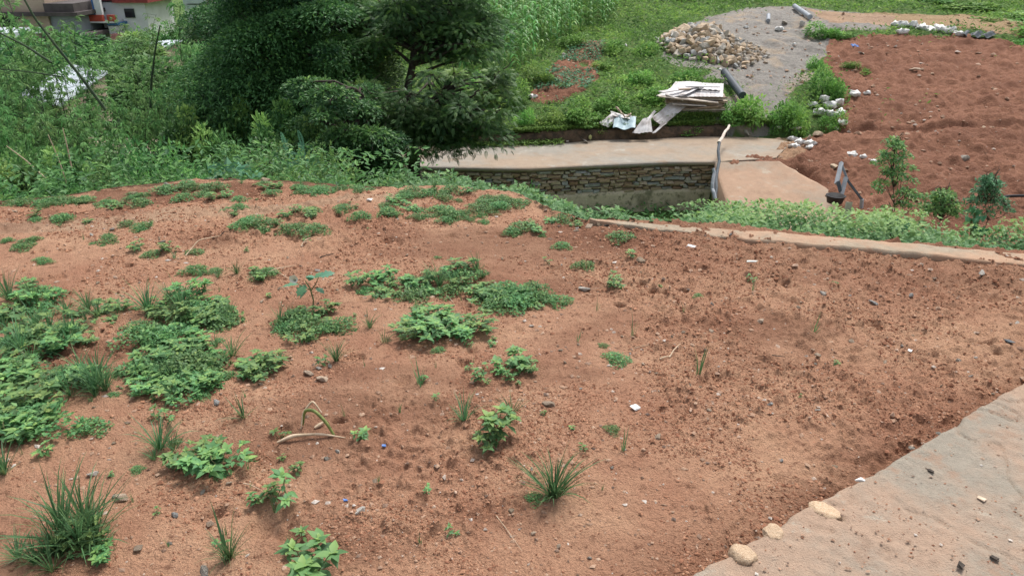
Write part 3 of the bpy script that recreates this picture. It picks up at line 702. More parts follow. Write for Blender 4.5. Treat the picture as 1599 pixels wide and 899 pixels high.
def patch(px, py, rx, ry, mix, n, s, where):
    """plants filling an ellipse of ground (size read off the photo)"""
    c = atz(px, py, 0); ex = atz(px + rx, py, 0) - c; ey = atz(px, py - ry, 0) - c; ey2 = atz(px, py + ry, 0) - c
    words = {'B': 'broad leaved weed', 'G': 'narrow grass tuft', 'F': 'small leaved weed', 'S': 'weed seedling', 'L': 'long grass tuft', 'T': 'grass sprout'}
    a0 = rng.uniform(0, 6.28)
    for i in range(n):
        a = a0 + i * 2.39996; q = math.sqrt((i + .3) / n) * .97; k = mix[rng.integers(len(mix))]
        p = c + ex * q * math.cos(a) + (ey if math.sin(a) > 0 else ey2) * q * abs(math.sin(a)) * (1)
        fb = 'back' if math.sin(a) > .38 else 'front' if math.sin(a) < -.38 else ''; lr = 'right' if math.cos(a) > .38 else 'left' if math.cos(a) < -.38 else ''
        pos = 'middle' if q < .3 else (('outer ' if q > .72 else 'inner ') + (fb + ' ' + lr).strip())
        lab = f"{words[k]}, {pos}, {where}"
        if n < 4: lab = f"{words[k]}, {(fb + ' ' + lr).strip()}, {where}"
        if len(lab.split()) > 16: lab = lab.replace('outer ', '').replace('inner ', '')
        o = put(k, p[0], p[1], float(gz(p[0], p[1])), s * rng.uniform(.6, 1.2), lab, f"plants {where}")
        if k == 'B': o.scale.z *= rng.uniform(.5, .85)
    for i in range(n // 3):
        a = rng.uniform(0, 6.28); q = rng.uniform(.95, 1.4); k = rng.choice(['S', 'S', 'F', 'T']); p = c + ex * q * math.cos(a) + (ey if math.sin(a) > 0 else ey2) * q * abs(math.sin(a))
        fb = 'back' if math.sin(a) > .38 else 'front' if math.sin(a) < -.38 else ''; lr = 'right' if math.cos(a) > .38 else 'left' if math.cos(a) < -.38 else ''
        lab = f"small {words[k]} off the {(fb + ' ' + lr).strip()} rim, {where}"; lab = lab if len(lab.split()) < 17 else lab.replace('small ', '').replace('off the ', '')
        if p[1] < edge(p[0]) - .05: put(k, p[0], p[1], float(gz(p[0], p[1])), s * rng.uniform(.35, .65) * (.6 if k == 'F' else 1), lab, f"plants {where}")
patch(45, 470, 42, 26, 'BBGF', 10, .8, 'in the clump at the far left edge')
patch(5, 505, 40, 16, 'BG', 6, .7, 'below the clump at the far left edge')
patch(150, 487, 55, 16, 'GGBF', 11, .72, 'in the grassy strip before the middle left patch')
patch(300, 485, 72, 28, 'BBGFGB', 24, .8, 'in the large middle left patch')
patch(245, 525, 40, 14, 'BF', 6, .75, 'on the near rim of the large middle left patch')
patch(85, 530, 60, 28, 'BGFBG', 16, .82, 'in the left patch behind the tall bluish grass')
patch(20, 575, 45, 30, 'BGF', 10, .9, 'along the left edge halfway down')
patch(120, 600, 55, 26, 'FBGG', 11, .85, 'around the foot of the tall bluish grass')
patch(275, 585, 75, 32, 'BBGF', 20, .8, 'in the patch right of the tall bluish grass')
patch(320, 545, 60, 16, 'BG', 7, .8, 'between the two middle left patches')
patch(395, 575, 34, 16, 'BB', 5, .8, 'in the clump ending the left patches')
patch(30, 655, 40, 45, 'BBF', 12, 1.05, 'in the big leafy clump at the lower left edge')
patch(615, 447, 66, 20, 'BFB', 13, .72, 'in the left half of the central dense patch')
patch(715, 440, 60, 22, 'BFG', 12, .7, 'in the middle of the central dense patch')
patch(820, 470, 58, 16, 'FFB', 10, .72, 'in the right end of the central dense patch')
patch(765, 455, 30, 14, 'FB', 4, .7, 'joining the middle and right parts of the central patch')
patch(690, 515, 70, 26, 'BBBB', 13, .92, 'in the leafy mound below the central patch')
patch(490, 505, 52, 24, 'BFBS', 10, .7, 'in the sparse patch under the thorn apple')
patch(450, 495, 25, 12, 'FG', 4, .6, 'left of the thorn apple stem')
patch(800, 580, 42, 20, 'BBS', 6, .68, 'in the loose patch below the leafy mound')
patch(745, 585, 28, 14, 'SS', 3, .8, 'left of the loose patch below the mound')
patch(335, 427, 48, 7, 'FG', 6, .5, 'in the flat mat behind the middle left patch')
patch(405, 430, 22, 12, 'BF', 4, .62, 'beside the pale broken straw behind the thorn apple')
patch(395, 350, 38, 9, 'F', 4, .62, 'in the green mat at the back left near the track')
patch(365, 330, 22, 7, 'FB', 3, .6, 'in the small mat just in front of the track')
patch(478, 338, 38, 9, 'FB', 5, .62, 'in the rounded mat at the back middle')
patch(165, 376, 28, 6, 'FG', 3, .5, 'in the dark green tuft at the back left')
patch(40, 378, 34, 4, 'F', 3, .4, 'in the thin green line at the far left back')
patch(30, 387, 26, 4, 'F', 2, .4, 'just below the thin green line at the far left')
patch(65, 410, 22, 4, 'F', 2, .35, 'in the thin tuft at the left below the track')
patch(215, 352, 40, 6, 'FS', 4, .4, 'scattered at the back left before the track')
patch(120, 312, 62, 7, 'F', 6, .55, 'on the far bank left of the dark soil heap')
patch(215, 303, 30, 5, 'F', 3, .5, 'on the far bank beside the dark soil heap')
patch(620, 322, 38, 8, 'FB', 5, .6, 'by the white scrap at the back middle')
patch(690, 335, 45, 10, 'F', 5, .62, 'in the green band at the back middle')
patch(755, 330, 38, 8, 'F', 4, .6, 'in the middle of the green band at the back')
patch(825, 357, 36, 9, 'FB', 4, .62, 'at the right end of the green band at the back')
patch(725, 345, 50, 6, 'F', 4, .5, 'on the near edge of the green band at the back')
patch(640, 308, 36, 5, 'F', 4, .5, 'below the low mound of bare soil')
patch(545, 328, 38, 5, 'FS', 3, .5, 'on the near side of the track')
patch(700, 310, 20, 5, 'F', 2, .5, 'on the low mound of bare soil')
patch(300, 298, 70, 4, 'F', 6, .6, 'on the far bank behind the dark soil heap')
patch(470, 303, 70, 5, 'F', 6, .6, 'on the far bank behind the track')
for a in [('F', 968, 372, .62, 'compact green weed just in front of the left end of the low concrete wall', 0), ('F', 912, 416, .5, 'small dark green weed between the central patch and the low wall', 1),
          ('F', 878, 385, .45, 'small round dark weed nearest the back of the bare soil', 2), ('S', 855, 410, .6, 'bright yellowish green seedling left of the dark round weed', 0),
          ('S', 985, 402, .9, 'pale green seedling beside a flat tan stone', 1), ('B', 958, 447, .62, 'spreading pale green weed right of the central patch', 1),
          ('T', 932, 485, .75, 'light green upright sprout below the spreading pale weed', 0), ('T', 1068, 487, .6, 'thin pale sprout alone in the soil right of centre', 0),
          ('T', 987, 530, 1.1, 'single dark upright grass stalk in the bare soil', 0), ('F', 963, 565, .45, 'small round leaved plant with reddish stems on bare soil', 3),
          ('T', 1090, 585, 1.15, 'upright grass sprout with few long blades right of the round leaved plant', 2), ('T', 1270, 520, 1.0, 'dark grass sprout alone far right on the bare soil', 1),
          ('G', 745, 422, .62, 'dark dense upright grass tuft behind the central patch', 3), ('G', 578, 512, .55, 'short upright grass tuft left of the leafy mound', 2),
          ('G', 600, 535, .55, 'spreading grass tuft touching the left side of the leafy mound', 0), ('G', 437, 558, .55, 'narrow upright grass tuft right of the left patches', 1),
          ('G', 525, 565, .6, 'grass tuft beside grey stones in the middle of the plot', 4), ('S', 505, 570, .8, 'seedling touching the grass tuft beside grey stones', 2), ('T', 658, 605, 1.15, 'upright grass sprout with white base below the leafy mound', 1),
          ('S', 658, 600, .6, 'seedling at the foot of the white based grass sprout', 3), ('G', 380, 650, .85, 'low spiky grass tuft above the dry straw', 0), ('S', 440, 672, .75, 'small seedling left of the arched dry leaf', 0),
          ('S', 565, 690, .9, 'small seedling right of the arched dry leaf', 1), ('G', 725, 660, .75, 'dark spiky grass tuft left of the tall leafy weed', 1), ('L', 862, 775, .82, 'largest lone grass tuft, in the middle foreground', 0),
          ('G', 868, 777, .8, 'short spiky blades at the foot of the largest lone grass tuft', 4), ('S', 912, 705, .55, 'tiny bright seedling right of the tall leafy weed', 2), ('T', 972, 708, .85, 'reddish sparse grass sprout right of centre', 2),
          ('S', 665, 780, .5, 'tiny seedling beside a dark stone in the foreground', 0), ('L', 358, 868, .45, 'slender grass tuft in the foreground left of the bottom leafy weed', 1), ('T', 355, 872, 1.7, 'tall thin grass stalks in the left foreground', 1),
          ('S', 462, 742, .8, 'slim seedling left of the two fallen stones', 3), ('T', 570, 575, .4, 'tiny green sprig beside the middle grass tuft', 0), ('F', 393, 712, .2, 'tiny torn green sprig in the left foreground', 1),
          ('S', 1172, 440, .75, 'lone sprout with a pale flower in the right half of the soil', 2), ('S', 420, 460, .5, 'tiny seedling behind the thorn apple', 1), ('S', 1250, 622, .25, 'tiny green speck of a seedling near the concrete path', 0),
          ('S', 265, 652, .8, 'pale seedling under the left patches', 0), ('S', 240, 655, .8, 'pale seedling near the flat grey stone', 2), ('F', 140, 672, .55, 'leafy pale green weed right of the big left clump', 4),
          ('S', 75, 712, .9, 'small seedling beside the big left clump', 1), ('G', 10, 745, .8, 'spiky grass tuft at the left photo edge', 3), ('T', 680, 575, .45, 'faint grass sprout under the leafy mound', 0)]: one(*a)
# foreground groups
patch(250, 705, 24, 20, 'LG', 3, .72, 'in the mixed tuft at the left foreground')
patch(315, 722, 40, 24, 'BBF', 5, .85, 'right of the mixed left foreground tuft')
patch(130, 850, 50, 30, 'LLG', 6, .8, 'in the lower left corner tuft')
patch(150, 862, 30, 22, 'BB', 3, .85, 'growing through the lower left corner tuft')
patch(60, 880, 40, 20, 'GG', 4, .8, 'at the very bottom left corner')
patch(425, 782, 30, 12, 'SS', 4, 1.3, 'in the loose group above the bottom leafy weed')
one('L', 165, 610, .62, 'bushy tall bluish grass tuft rising from the left patches', 2); one('L', 150, 612, .55, 'second fine bladed tuft hugging the bushy tall bluish grass', 0)
one('B', 770, 690, 1.0, 'tall leafy weed with reddish stem in the middle foreground', 4); one('B', 772, 700, .7, 'short leafy weed at the foot of the tall leafy weed', 1)
one('L', 800, 655, .45, 'grass with long leaning stalks behind the tall leafy weed', 1)
one('B', 488, 905, 1.15, 'large leafed weed cut by the bottom edge of the photo', 5); one('S', 455, 850, 1.3, 'slim leafy seedling just above the large leafed bottom weed', 2)
one('S', 345, 850, .5, 'tiny seedling by the slender foreground grass', 0)
# tiny sprigs dotted over the bare soil, and the ragged green margin at the back
k = 0
while k < 46:
    px, py = rng.uniform(120, 1330), rng.uniform(335, 860); p = atz(px, py, 0)
    if slab_d(p[0], p[1]) > -.25 or rng.random() < (px > 950) * .6: continue
    kd = rng.choice(['S', 'T', 'F'], p=[.4, .42, .18]); nm = {'S': 'tiny green seedling', 'T': 'thin grass sprig', 'F': 'tiny low green weed'}[kd]
    put(kd, p[0], p[1], float(gz(p[0], p[1])), rng.uniform(.3, .6) * (.5 if kd == 'F' else 1), f"{nm} on bare soil, {['far left', 'left', 'centre left', 'centre', 'right'][int((px - 120) / 242.1)]}, {['back', 'further back', 'middle', 'front'][int((py - 335) / 131.3)]} of the plot", 'tiny sprigs dotted over the bare soil'); k += 1
for (px, py, rx, ry, n_, wh) in [(60, 318, 60, 6, 8, 'on the left end of the far bank'), (185, 318, 60, 7, 8, 'between the track and the far bank'), (330, 312, 60, 5, 7, 'on the track verge below the big leaved plant'), (430, 294, 60, 5, 9, 'on the rim under the light green bush'), (540, 298, 60, 6, 9, 'on the rim left of the bare mound'),
                                 (700, 300, 60, 5, 7, 'along the crest of the bare mound'), (780, 316, 40, 8, 7, 'on the right flank of the bare mound'), (600, 340, 60, 7, 6, 'below the white scrap at the back'), (880, 344, 36, 6, 4, 'on the rim left of the low wall'), (90, 345, 60, 5, 5, 'on the near verge of the track at left'), (450, 360, 60, 8, 5, 'in the back middle bare soil'), (260, 395, 70, 10, 5, 'around the bent dry twig')]:
    patch(px, py, rx, ry, 'FFGFB', n_, .55, wh)

for k_, L_ in protos.items():
    for i_, p_ in enumerate(L_):
        if (k_, i_) not in usedp:
            for c_ in list(p_.children): bpy.data.objects.remove(c_)
            bpy.data.objects.remove(p_)

# thorn apple with a white flower
def thorn_apple():
    p = atz(488, 480, 0); z = float(gz(p[0], p[1])); root = empty('thorn_apple', (p[0], p[1], z)); tag(root, 'thorn apple plant with large blue green lobed leaves and one white trumpet flower', 'plant')
    g = Geo(); g.tube([(0, 0, 0), (.01, 0, .06), (.0, 0, .13), (-.02, 0, .17)], [.005, .004, .004, .003], 6); g.tube([(.0, 0, .11), (.03, .01, .15), (.05, .01, .19)], [.003, .003, .002], 6); g.tube([(0, 0, .12), (-.05, -.02, .16)], .0025, 6)
    g.build('stem', M['stem'], root)
    out = [(0, 0), (.12, .10), (.30, .18), (.30, .34), (.45, .30), (.40, .48), (.60, .45), (.5, .2), (.75, .3), (.72, .12), (1.0, 0)]
    def big(az, el, base, L, rl):
        lob = [(0, 0), (.15, .16), (.28, .34), (.38, .24), (.52, .42), (.62, .24), (.78, .26), (.84, .12), (1, 0)]
        V = []; n = len(lob)
        for s in (-1, 0, 1):
            for (t, w_) in lob: V.append((s * w_ * .9, t, -.25 * t * t + .10 * abs(s) * w_))
        F = []
        for i in range(n - 1): F += [[i, i + 1, n + i + 1, n + i], [n + i, n + i + 1, 2 * n + i + 1, 2 * n + i]]
        T = np.array(V, float); d = np.array([[math.cos(az) * math.cos(el), math.sin(az) * math.cos(el), math.sin(el)]])
        VV, FF = inst(T, np.array(F), d, np.array([[rl * math.sin(az), -rl * math.cos(az), 1.0]]), np.array([base]), L, L)
        q = Geo(); q.add(VV, FF, rng.uniform(.4, .9)); q.build('leaf', M['leaf_blue'], root, False)
    big(R(15), .35, (.05, .01, .19), .085, .3); big(R(160), .1, (.03, .01, .185), .07, .2); big(R(190), .15, (-.05, -.02, .16), .09, .1)
    big(R(250), -.2, (-.02, 0, .15), .085, -.2); big(R(330), -.1, (.03, 0, .13), .06, 0); big(R(200), -.5, (-.01, 0, .12), .07, 0); big(R(90), .3, (0, 0, .17), .07, .2); big(R(60), .5, (.03, .01, .18), .06, 0)
    g = Geo(); k = 10; prof_ = [(0, .003), (.03, .005), (.05, .012), (.058, .022)]; V = []
    for (t, r) in prof_:
        for i in range(k): a = i * 6.283 / k; rr = r * (1.15 if (i % 2 == 0 and t > .05) else 1); V.append((rr * math.cos(a), -t * .8, rr * math.sin(a) + t * .6))
    F = [[j * k + i, j * k + (i + 1) % k, (j + 1) * k + (i + 1) % k, (j + 1) * k + i] for j in range(3) for i in range(k)]
    g.add(np.array(V) + [-.05, -.05, .19], F); g.build('flower', M['flower'], root, True)
    root.scale = (.9, .9, .9)
thorn_apple()

# ---------------- green strip beyond the low wall ----------------
def cover(name, x, y, z, size, lift, label, cat, m, mixup=.3, T=ST, TF=SF, wr=.6, tn=.45, layers=1):
    n = len(x); g = Geo(); a = rng.uniform(0, 6.28, n); D = np.stack([np.cos(a), np.sin(a), rng.uniform(-.2, 1.0, n)], -1)
    P = np.stack([x, y, z + lift], -1); V, F = inst(T, TF, D, np.array([0, 0, 1.]) + rng.normal(0, mixup, (n, 3)), P, size, size * wr)
    g.add(V, F, np.repeat(np.clip(tn, 0, 1), len(T))); o = g.build(name, m, None, False); tag(o, label, cat, kind='stuff'); return o
n = 90000; x = rng.uniform(-.9, 8, n); d = rng.uniform(.0, 3.0, n); y = edge(x) + d
hump = sst(-.35, .25, fbm(x * 2.2, y * 2.2, 4, 111)); lim = np.interp(x, [-.9, .3, .9, 1.6, 2.2, 3, 8], [.05, .0, .02, .08, .45, .62, .7])
dmx = np.interp(x, [-.9, .2, 1.0, 1.6, 2.2, 8], [.75, 1.1, 1.4, 1.75, 2.2, 2.5]); k = (d > lim) & (rng.random(n) < .25 + hump * .9) & (d < dmx + .15 * hump); x, y, d, hump = x[k], y[k], d[k], hump[k]
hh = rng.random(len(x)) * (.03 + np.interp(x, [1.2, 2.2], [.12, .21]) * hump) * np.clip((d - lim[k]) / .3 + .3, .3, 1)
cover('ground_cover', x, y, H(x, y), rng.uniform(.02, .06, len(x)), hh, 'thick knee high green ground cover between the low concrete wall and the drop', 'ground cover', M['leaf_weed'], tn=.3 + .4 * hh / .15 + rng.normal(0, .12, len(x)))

# ---------------- grass and weeds of the far slopes ----------------
n = 230000; a = rng.uniform(R(-42), R(42), n); r = np.exp(rng.uniform(math.log(20), math.log(75), n)); x, y = r * np.sin(a), r * np.cos(a)
zz = zones(x + rng.normal(0, .3, n), y + rng.normal(0, .3, n)); free = (zz[:, :3].max(axis=1) < .5); edge_ok = (y > yb(x) + .25)
spill = rng.random(n) < .02 * sst(0, .3, fbm(x * .7, y * .7, 3, 113))
h_ = fbm(x * .45, y * .45, 4, 112); k = (free | spill) & edge_ok & ~inpoly(x, y, BEDS); x, y, h_, r = x[k], y[k], h_[k], r[k]
s = rng.uniform(.07, .19, len(x)) * (r / 28) ** .8
cover('hillside_grass', x, y, H(x, y), s, rng.random(len(x)) * (.08 + .42 * sst(-.1, .35, h_)), 'rough green grass and weeds covering the slope above the road', 'grass', M['leaf_slope'], T=DT, TF=DF, wr=.4, tn=.42 + .5 * fbm(x * .7, y * .7, 3, 114) + .3 * fbm(x * 3, y * 3, 2, 118) + rng.normal(0, .2, len(x)), mixup=.7)
n = 26000; x = rng.uniform(-1, 4.5, n); y = rng.uniform(24, 40, n); k = inpoly(x, y, BEDS) & (np.sin(y * 1.9) > -.75) & (rng.random(n) < .9); x, y = x[k], y[k]
cover('vegetable_rows', x, y, H(x, y), rng.uniform(.06, .14, len(x)), rng.random(len(x)) * .15, 'rows of pale greyish green vegetables in the terraced beds', 'vegetables', M['leaf_blue'], T=DT, TF=DF, tn=.5 + rng.normal(0, .25, len(x)))
# weeds creeping over the road's far edge and the brown wall
n = 22000; x = rng.uniform(-1.2, 9.5, n); b = yb(x); 
lowx = (fbm(x * .8, x * 0, 3, 115) > -.25); y = b + rng.normal(.25, .22, n); k = lowx | (x < 1.6); x, y = x[k], y[k]; k = (x < 1.6) | (y > yb(x) + .15); x, y = x[k], y[k]
z_ = np.where(y < yb(x), RZ, np.maximum(H(x, y), RZ + .35 * (y > yb(x) + .1)))
cover('verge_weeds', x, y, z_, rng.uniform(.05, .12, len(x)), rng.random(len(x)) * .12, 'low weeds spilling over the far edge of the concrete road', 'weeds', M['leaf_slope'], T=DT, TF=DF, wr=.45, tn=.4 + rng.normal(0, .15, len(x)))
# undergrowth on the ground below the plot
n = 60000; a = rng.uniform(R(-42), R(20), n); r = np.exp(rng.uniform(math.log(5), math.log(45), n)); x, y = r * np.sin(a), r * np.cos(a); d = y - edge(x)
k = (d > np.interp(x, [-.9, -.5, .5, .9], [.25, 1, 3, 7])) & ((y < yf(x) - .2) | (x < -9)) & (x < 4.6); x, y, r = x[k], y[k], r[k]
cover('undergrowth', x, y, H(x, y), rng.uniform(.06, .14, len(x)) * (r / 12) ** .8, rng.random(len(x)) * .3, 'tangled green undergrowth filling the hollow below the plot', 'undergrowth', M['leaf_bush'], T=DT, TF=DF, wr=.45, tn=.4 + rng.normal(0, .18, len(x)))
# ---------------- trees, bushes, bamboo, maize ----------------
def frond_T(n=8, dr=.35):
    V = []; F = []
    for i in range(n):
        t = (i + .6) / n; L = .30 * math.sin(math.pi * (t * .75 + .2)) ; z = -dr * t * t
        for s in (-1, 1):
            b = len(V); d = np.array([s * .85, .5, -.12]); d /= np.linalg.norm(d); c = np.array([0, t, z]); w_ = np.array([-d[1], d[0], 0]) * .07
            V += [c, c + d * L * .5 + w_, c + d * L * .5 - w_, c + d * L]; F += [[b, b + 3, b + 1], [b, b + 2, b + 3]]
    return np.array(V, float), np.array(F)
FT, FF_ = frond_T()
def crown_geo(rg, clusters, per=900, fl=.115, g=None, tb=0.0):
    g = g or Geo()
    for (cx, cy, cz, r) in clusters:
        n = int(per * (r / .6) ** 2); a = rg.uniform(0, 6.28, n); u = rg.uniform(-.7, 1, n); q = .3 + 1.0 * rg.random(n) ** .9; an = np.array([rg.uniform(.7, 1.6), rg.uniform(.7, 1.6), rg.uniform(.6, 1.1)])
        s = np.sqrt(1 - u * u); dirs = np.stack([s * np.cos(a), s * np.sin(a), u * .55], -1)
        P = np.array([cx, cy, cz]) + dirs * an * r * q[:, None]; P[:, 2] -= .25 * r * (q * an[0]) ** 2
        D = dirs * [1, 1, .4] + rg.normal(0, .35, (n, 3)) + [0, 0, -.08]
        tint = np.clip(.30 + tb + rg.normal(0, .10) + rg.normal(0, .10, n) + .30 * (rg.random(n) < .12) + (.10 + .25 * (rg.random() < .3)) * u, 0, 1)  # lighter towards each lobe's top: a highlight put into the leaf colour
        if fl > .09:
            V, F = inst(FT, FF_, D, np.array([0, 0, 1.]) + rg.normal(0, .45, (n, 3)), P, fl * rg.uniform(.7, 1.3, n), fl * rg.uniform(.8, 1.2, n)); g.add(V, F, np.repeat(tint, len(FT)))
        else:
            V, F = inst(ST, SF, D + rg.normal(0, .5, (n, 3)), np.array([0, 0, 1.]) + rg.normal(0, .6, (n, 3)), P, fl * rg.uniform(.6, 1.4, n), fl * rg.uniform(.4, .6, n)); g.add(V, F, np.repeat(tint, len(ST)))
    return g
def tree(x, y, trunk, clusters, label, seed, r0=.11, per=900, mat_=None, tb=0, name='leafy_tree', fl=.115, group=None):
    z0 = float(H(x, y)); root = empty(name, (x, y, z0)); tag(root, label, 'tree', group); rg = np.random.default_rng(seed)
    tr = np.array(trunk, float); tr[:, 2] -= z0; tr[0, 2] = -.1; tr[:, 0] -= x; tr[:, 1] -= y
    g = Geo(); nn = 14; t = np.linspace(0, 1, nn); T = np.stack([np.interp(t, np.linspace(0, 1, len(tr)), tr[:, k]) for k in range(3)], -1); T[1:, :2] += rg.normal(0, .03, (nn - 1, 2))
    g.tube(T, np.linspace(r0, r0 * .35, nn), 8)
    cl = [(a - x, b - y, c - z0, r) for a, b, c, r in clusters]
    for (a, b, c, r) in cl:
        zz_ = [q for q in range(nn) if T[q, 2] < c - .15 * math.hypot(a, b)]; i = max(2, (zz_[-1] if zz_ else 3)); p = T[min(i, nn - 1)]; e = np.array([a, b, c - r * .2])
        m = (p + e) / 2 + [0, 0, .12] + rg.normal(0, .08, 3); q = np.array([p, p * .5 + m * .5 + rg.normal(0, .03, 3), m, m * .4 + e * .6 + rg.normal(0, .04, 3), e])
        g.tube(q, np.linspace(r0 * .42, min(.012, r0 * .3), 5), 5)
        for _ in range(4): f = e + rg.normal(0, r * .5, 3); g.tube([m * .3 + e * .7, (e + f) / 2, f], [min(.012, r0 * .3), .008 * min(1, r0 * 20), .004 * min(1, r0 * 20)], 4)
    g.build('trunk', M['bark'], root, True)
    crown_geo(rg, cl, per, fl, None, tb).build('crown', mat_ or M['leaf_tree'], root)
    return root
def cl_at(pts, Y):
    """crown lobes: (photo px, photo py, radius px, depth offset)"""
    out = []
    for (px, py, rp, dy) in pts:
        p = aty(px, py, Y + dy); out.append((p[0], p[1], p[2], rp * (Y + dy) / FPX))
    return out
def tr_at(pts, Y): return [tuple(aty(px, py, Y)) for px, py in pts]
rg0 = np.random.default_rng(99)
def blob(cx, cy, w_, h_, n, rmin, rmax, dd=1.2):
    return [(cx + rg0.uniform(-1, 1) * w_, cy + rg0.uniform(-1, 1) * h_, rg0.uniform(rmin, rmax), rg0.uniform(-dd, dd)) for _ in range(n)]
def base(px, Y): p = aty(px, 300, Y); return p[0], Y
for (px, Y, tr, cl, lab, sd_, r0) in [
    (452, 15.5, [(462, 290), (455, 185), (442, 130), (440, 60), (436, -20), (440, -90)], blob(420, 20, 100, 50, 24, 26, 46) + blob(420, -60, 90, 40, 9, 30, 48) + blob(400, 160, 100, 70, 34, 22, 36) + blob(370, 95, 50, 30, 7, 20, 32) + blob(480, 100, 50, 35, 7, 20, 32) + [(420, 60, 95, 0), (440, 150, 70, .3)], 'dense dark tree with thick bent trunk, left of the pair in the middle', 1, .14),
    (520, 17.5, [(522, 280), (520, 180), (524, 90), (530, 0), (528, -80)], blob(530, 70, 75, 85, 30, 28, 46) + blob(540, -50, 70, 40, 8, 30, 46) + blob(530, 190, 75, 70, 30, 22, 36) + [(535, 100, 90, 0)], 'darkest tree, standing directly behind between the two forked trees', 2, .15),
    (641, 15.5, [(648, 250), (642, 160), (641, 120), (650, 60), (660, 0), (665, -50)], blob(640, 12, 80, 28, 20, 20, 36) + blob(722, 40, 42, 45, 20, 18, 30) + blob(640, -60, 100, 30, 9, 28, 44) + blob(580, 60, 25, 20, 3, 16, 24) + blob(710, 75, 60, 20, 9, 12, 22) , 'slender forked tree with flat feathery layers against the maize', 3, .10),
    (652, 13.2, [(648, 275), (646, 245), (655, 200), (668, 165), (690, 140)], blob(660, 195, 105, 34, 34, 18, 32, .9) + blob(725, 140, 55, 30, 18, 16, 28, .8) + blob(600, 170, 50, 40, 14, 18, 30, .9) + blob(640, 245, 30, 12, 3, 10, 16, .5) + [(668, 190, 62, 0)] + blob(750, 165, 30, 40, 10, 16, 24) + [(740, 195, 20, .3), (700, 218, 16, 0)], 'low spreading tree whose drooping layers hang over the road', 4, .07),
    (560, 12.0, [(548, 290), (552, 240), (558, 200), (565, 150)], blob(540, 185, 65, 55, 24, 20, 32, .9) + blob(580, 250, 40, 22, 8, 14, 22, .5) + blob(500, 150, 30, 30, 4, 16, 26), 'mid green leafy tree left of the low spreading tree', 5, .07),
    (335, 19, [(336, 200), (337, 150), (342, 100), (350, 40), (356, -20)], blob(352, 60, 36, 50, 9, 18, 32) + blob(350, -30, 50, 30, 6, 24, 36), 'leaning slim dark tree at the left end of the tree group', 6, .07),
    (372, 18, [(370, 210), (372, 160), (378, 110), (385, 50)], blob(385, 70, 30, 40, 6, 18, 30), 'thin trunked tree just right of the leaning slim one', 7, .06)]:
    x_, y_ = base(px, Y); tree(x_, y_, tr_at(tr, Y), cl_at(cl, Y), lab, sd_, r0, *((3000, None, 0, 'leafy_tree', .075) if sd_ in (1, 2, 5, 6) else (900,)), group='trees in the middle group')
# saplings at the right
for (px, py, Y, w_, h_, lab, sd_) in [(1395, 320, 12.6, 46, 112, 'tallest feathery young tree against the red slope at the right', 31), (1470, 325, 11.2, 36, 34, 'short bushy young tree between the two other saplings', 32), (1545, 325, 12.0, 32, 56, 'dark conical young tree at the far right of the red slope', 33)]:
    top = aty(px, py - h_, Y); b_ = aty(px, py + 60, Y); z0 = float(H(b_[0], Y)); cl = []
    for i in range(50):
        f = rg0.random() ** .85; sp = w_ * (1 - f) ** .6 * .95 + 2; py_ = py + 8 - (h_ + 2) * f; cl.append((px + rg0.uniform(-1, 1) * sp, py_, 4 + 6 * rg0.random(), rg0.uniform(-.3, .3)))
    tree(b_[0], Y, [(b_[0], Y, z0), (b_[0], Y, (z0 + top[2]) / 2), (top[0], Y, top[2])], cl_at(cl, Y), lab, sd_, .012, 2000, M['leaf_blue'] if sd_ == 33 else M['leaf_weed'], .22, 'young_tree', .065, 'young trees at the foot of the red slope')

def bush_proto(seed, n=3000, leaf=.06, m='leaf_bush', T=ST, TF=SF, wr=.5, lobes=10, name='leafy_bush', asp=1.0):
    """bush about 1 wide and asp high"""
    rg = np.random.default_rng(seed); root = empty(name, (0, 0, 0)); g = Geo(); L = []; n = int(n * (.4 + .6 * asp)); lobes = int(lobes * (.3 + .7 * asp))
    for i in range(lobes): a = rg.uniform(0, 6.28); q = rg.uniform(.05, .36); L.append((q * math.cos(a), q * math.sin(a), asp * (rg.uniform(.25, 1) ** .8) * (1 - .35 * q / .36) - .2, rg.uniform(.12, .25), rg.normal(0, .18)))
    idx = rg.integers(lobes, size=n); Lx = np.array(L)[idx]; d = norm(rg.normal(0, 1, (n, 3)))
    P = Lx[:, :3] + d * Lx[:, 3:4] * (.45 + .65 * rg.random((n, 1)) ** .7); P[:, 2] = np.maximum(P[:, 2], .03)
    D = d * [1, 1, .6] + rg.normal(0, .5, (n, 3)); s = leaf * rg.uniform(.6, 1.3, n)
    V, F = inst(T, TF, D, np.array([0, 0, 1.]) + rg.normal(0, .4, (n, 3)), P, s, s * wr)
    g.add(V, F, np.repeat(np.clip(.42 + Lx[:, 4] + rg.normal(0, .17, n), 0, 1), len(T)))
    gs = Geo()
    for l in L: gs.tube([(0, 0, 0), (l[0] * .5 + rg.normal(0, .02), l[1] * .5, l[2] * .5), (l[0], l[1], l[2])], [.014, .01, .004], 5)
    gs.build('stems', M['bark'], root); g.build('foliage', M[m], root); root['asp'] = asp; return root
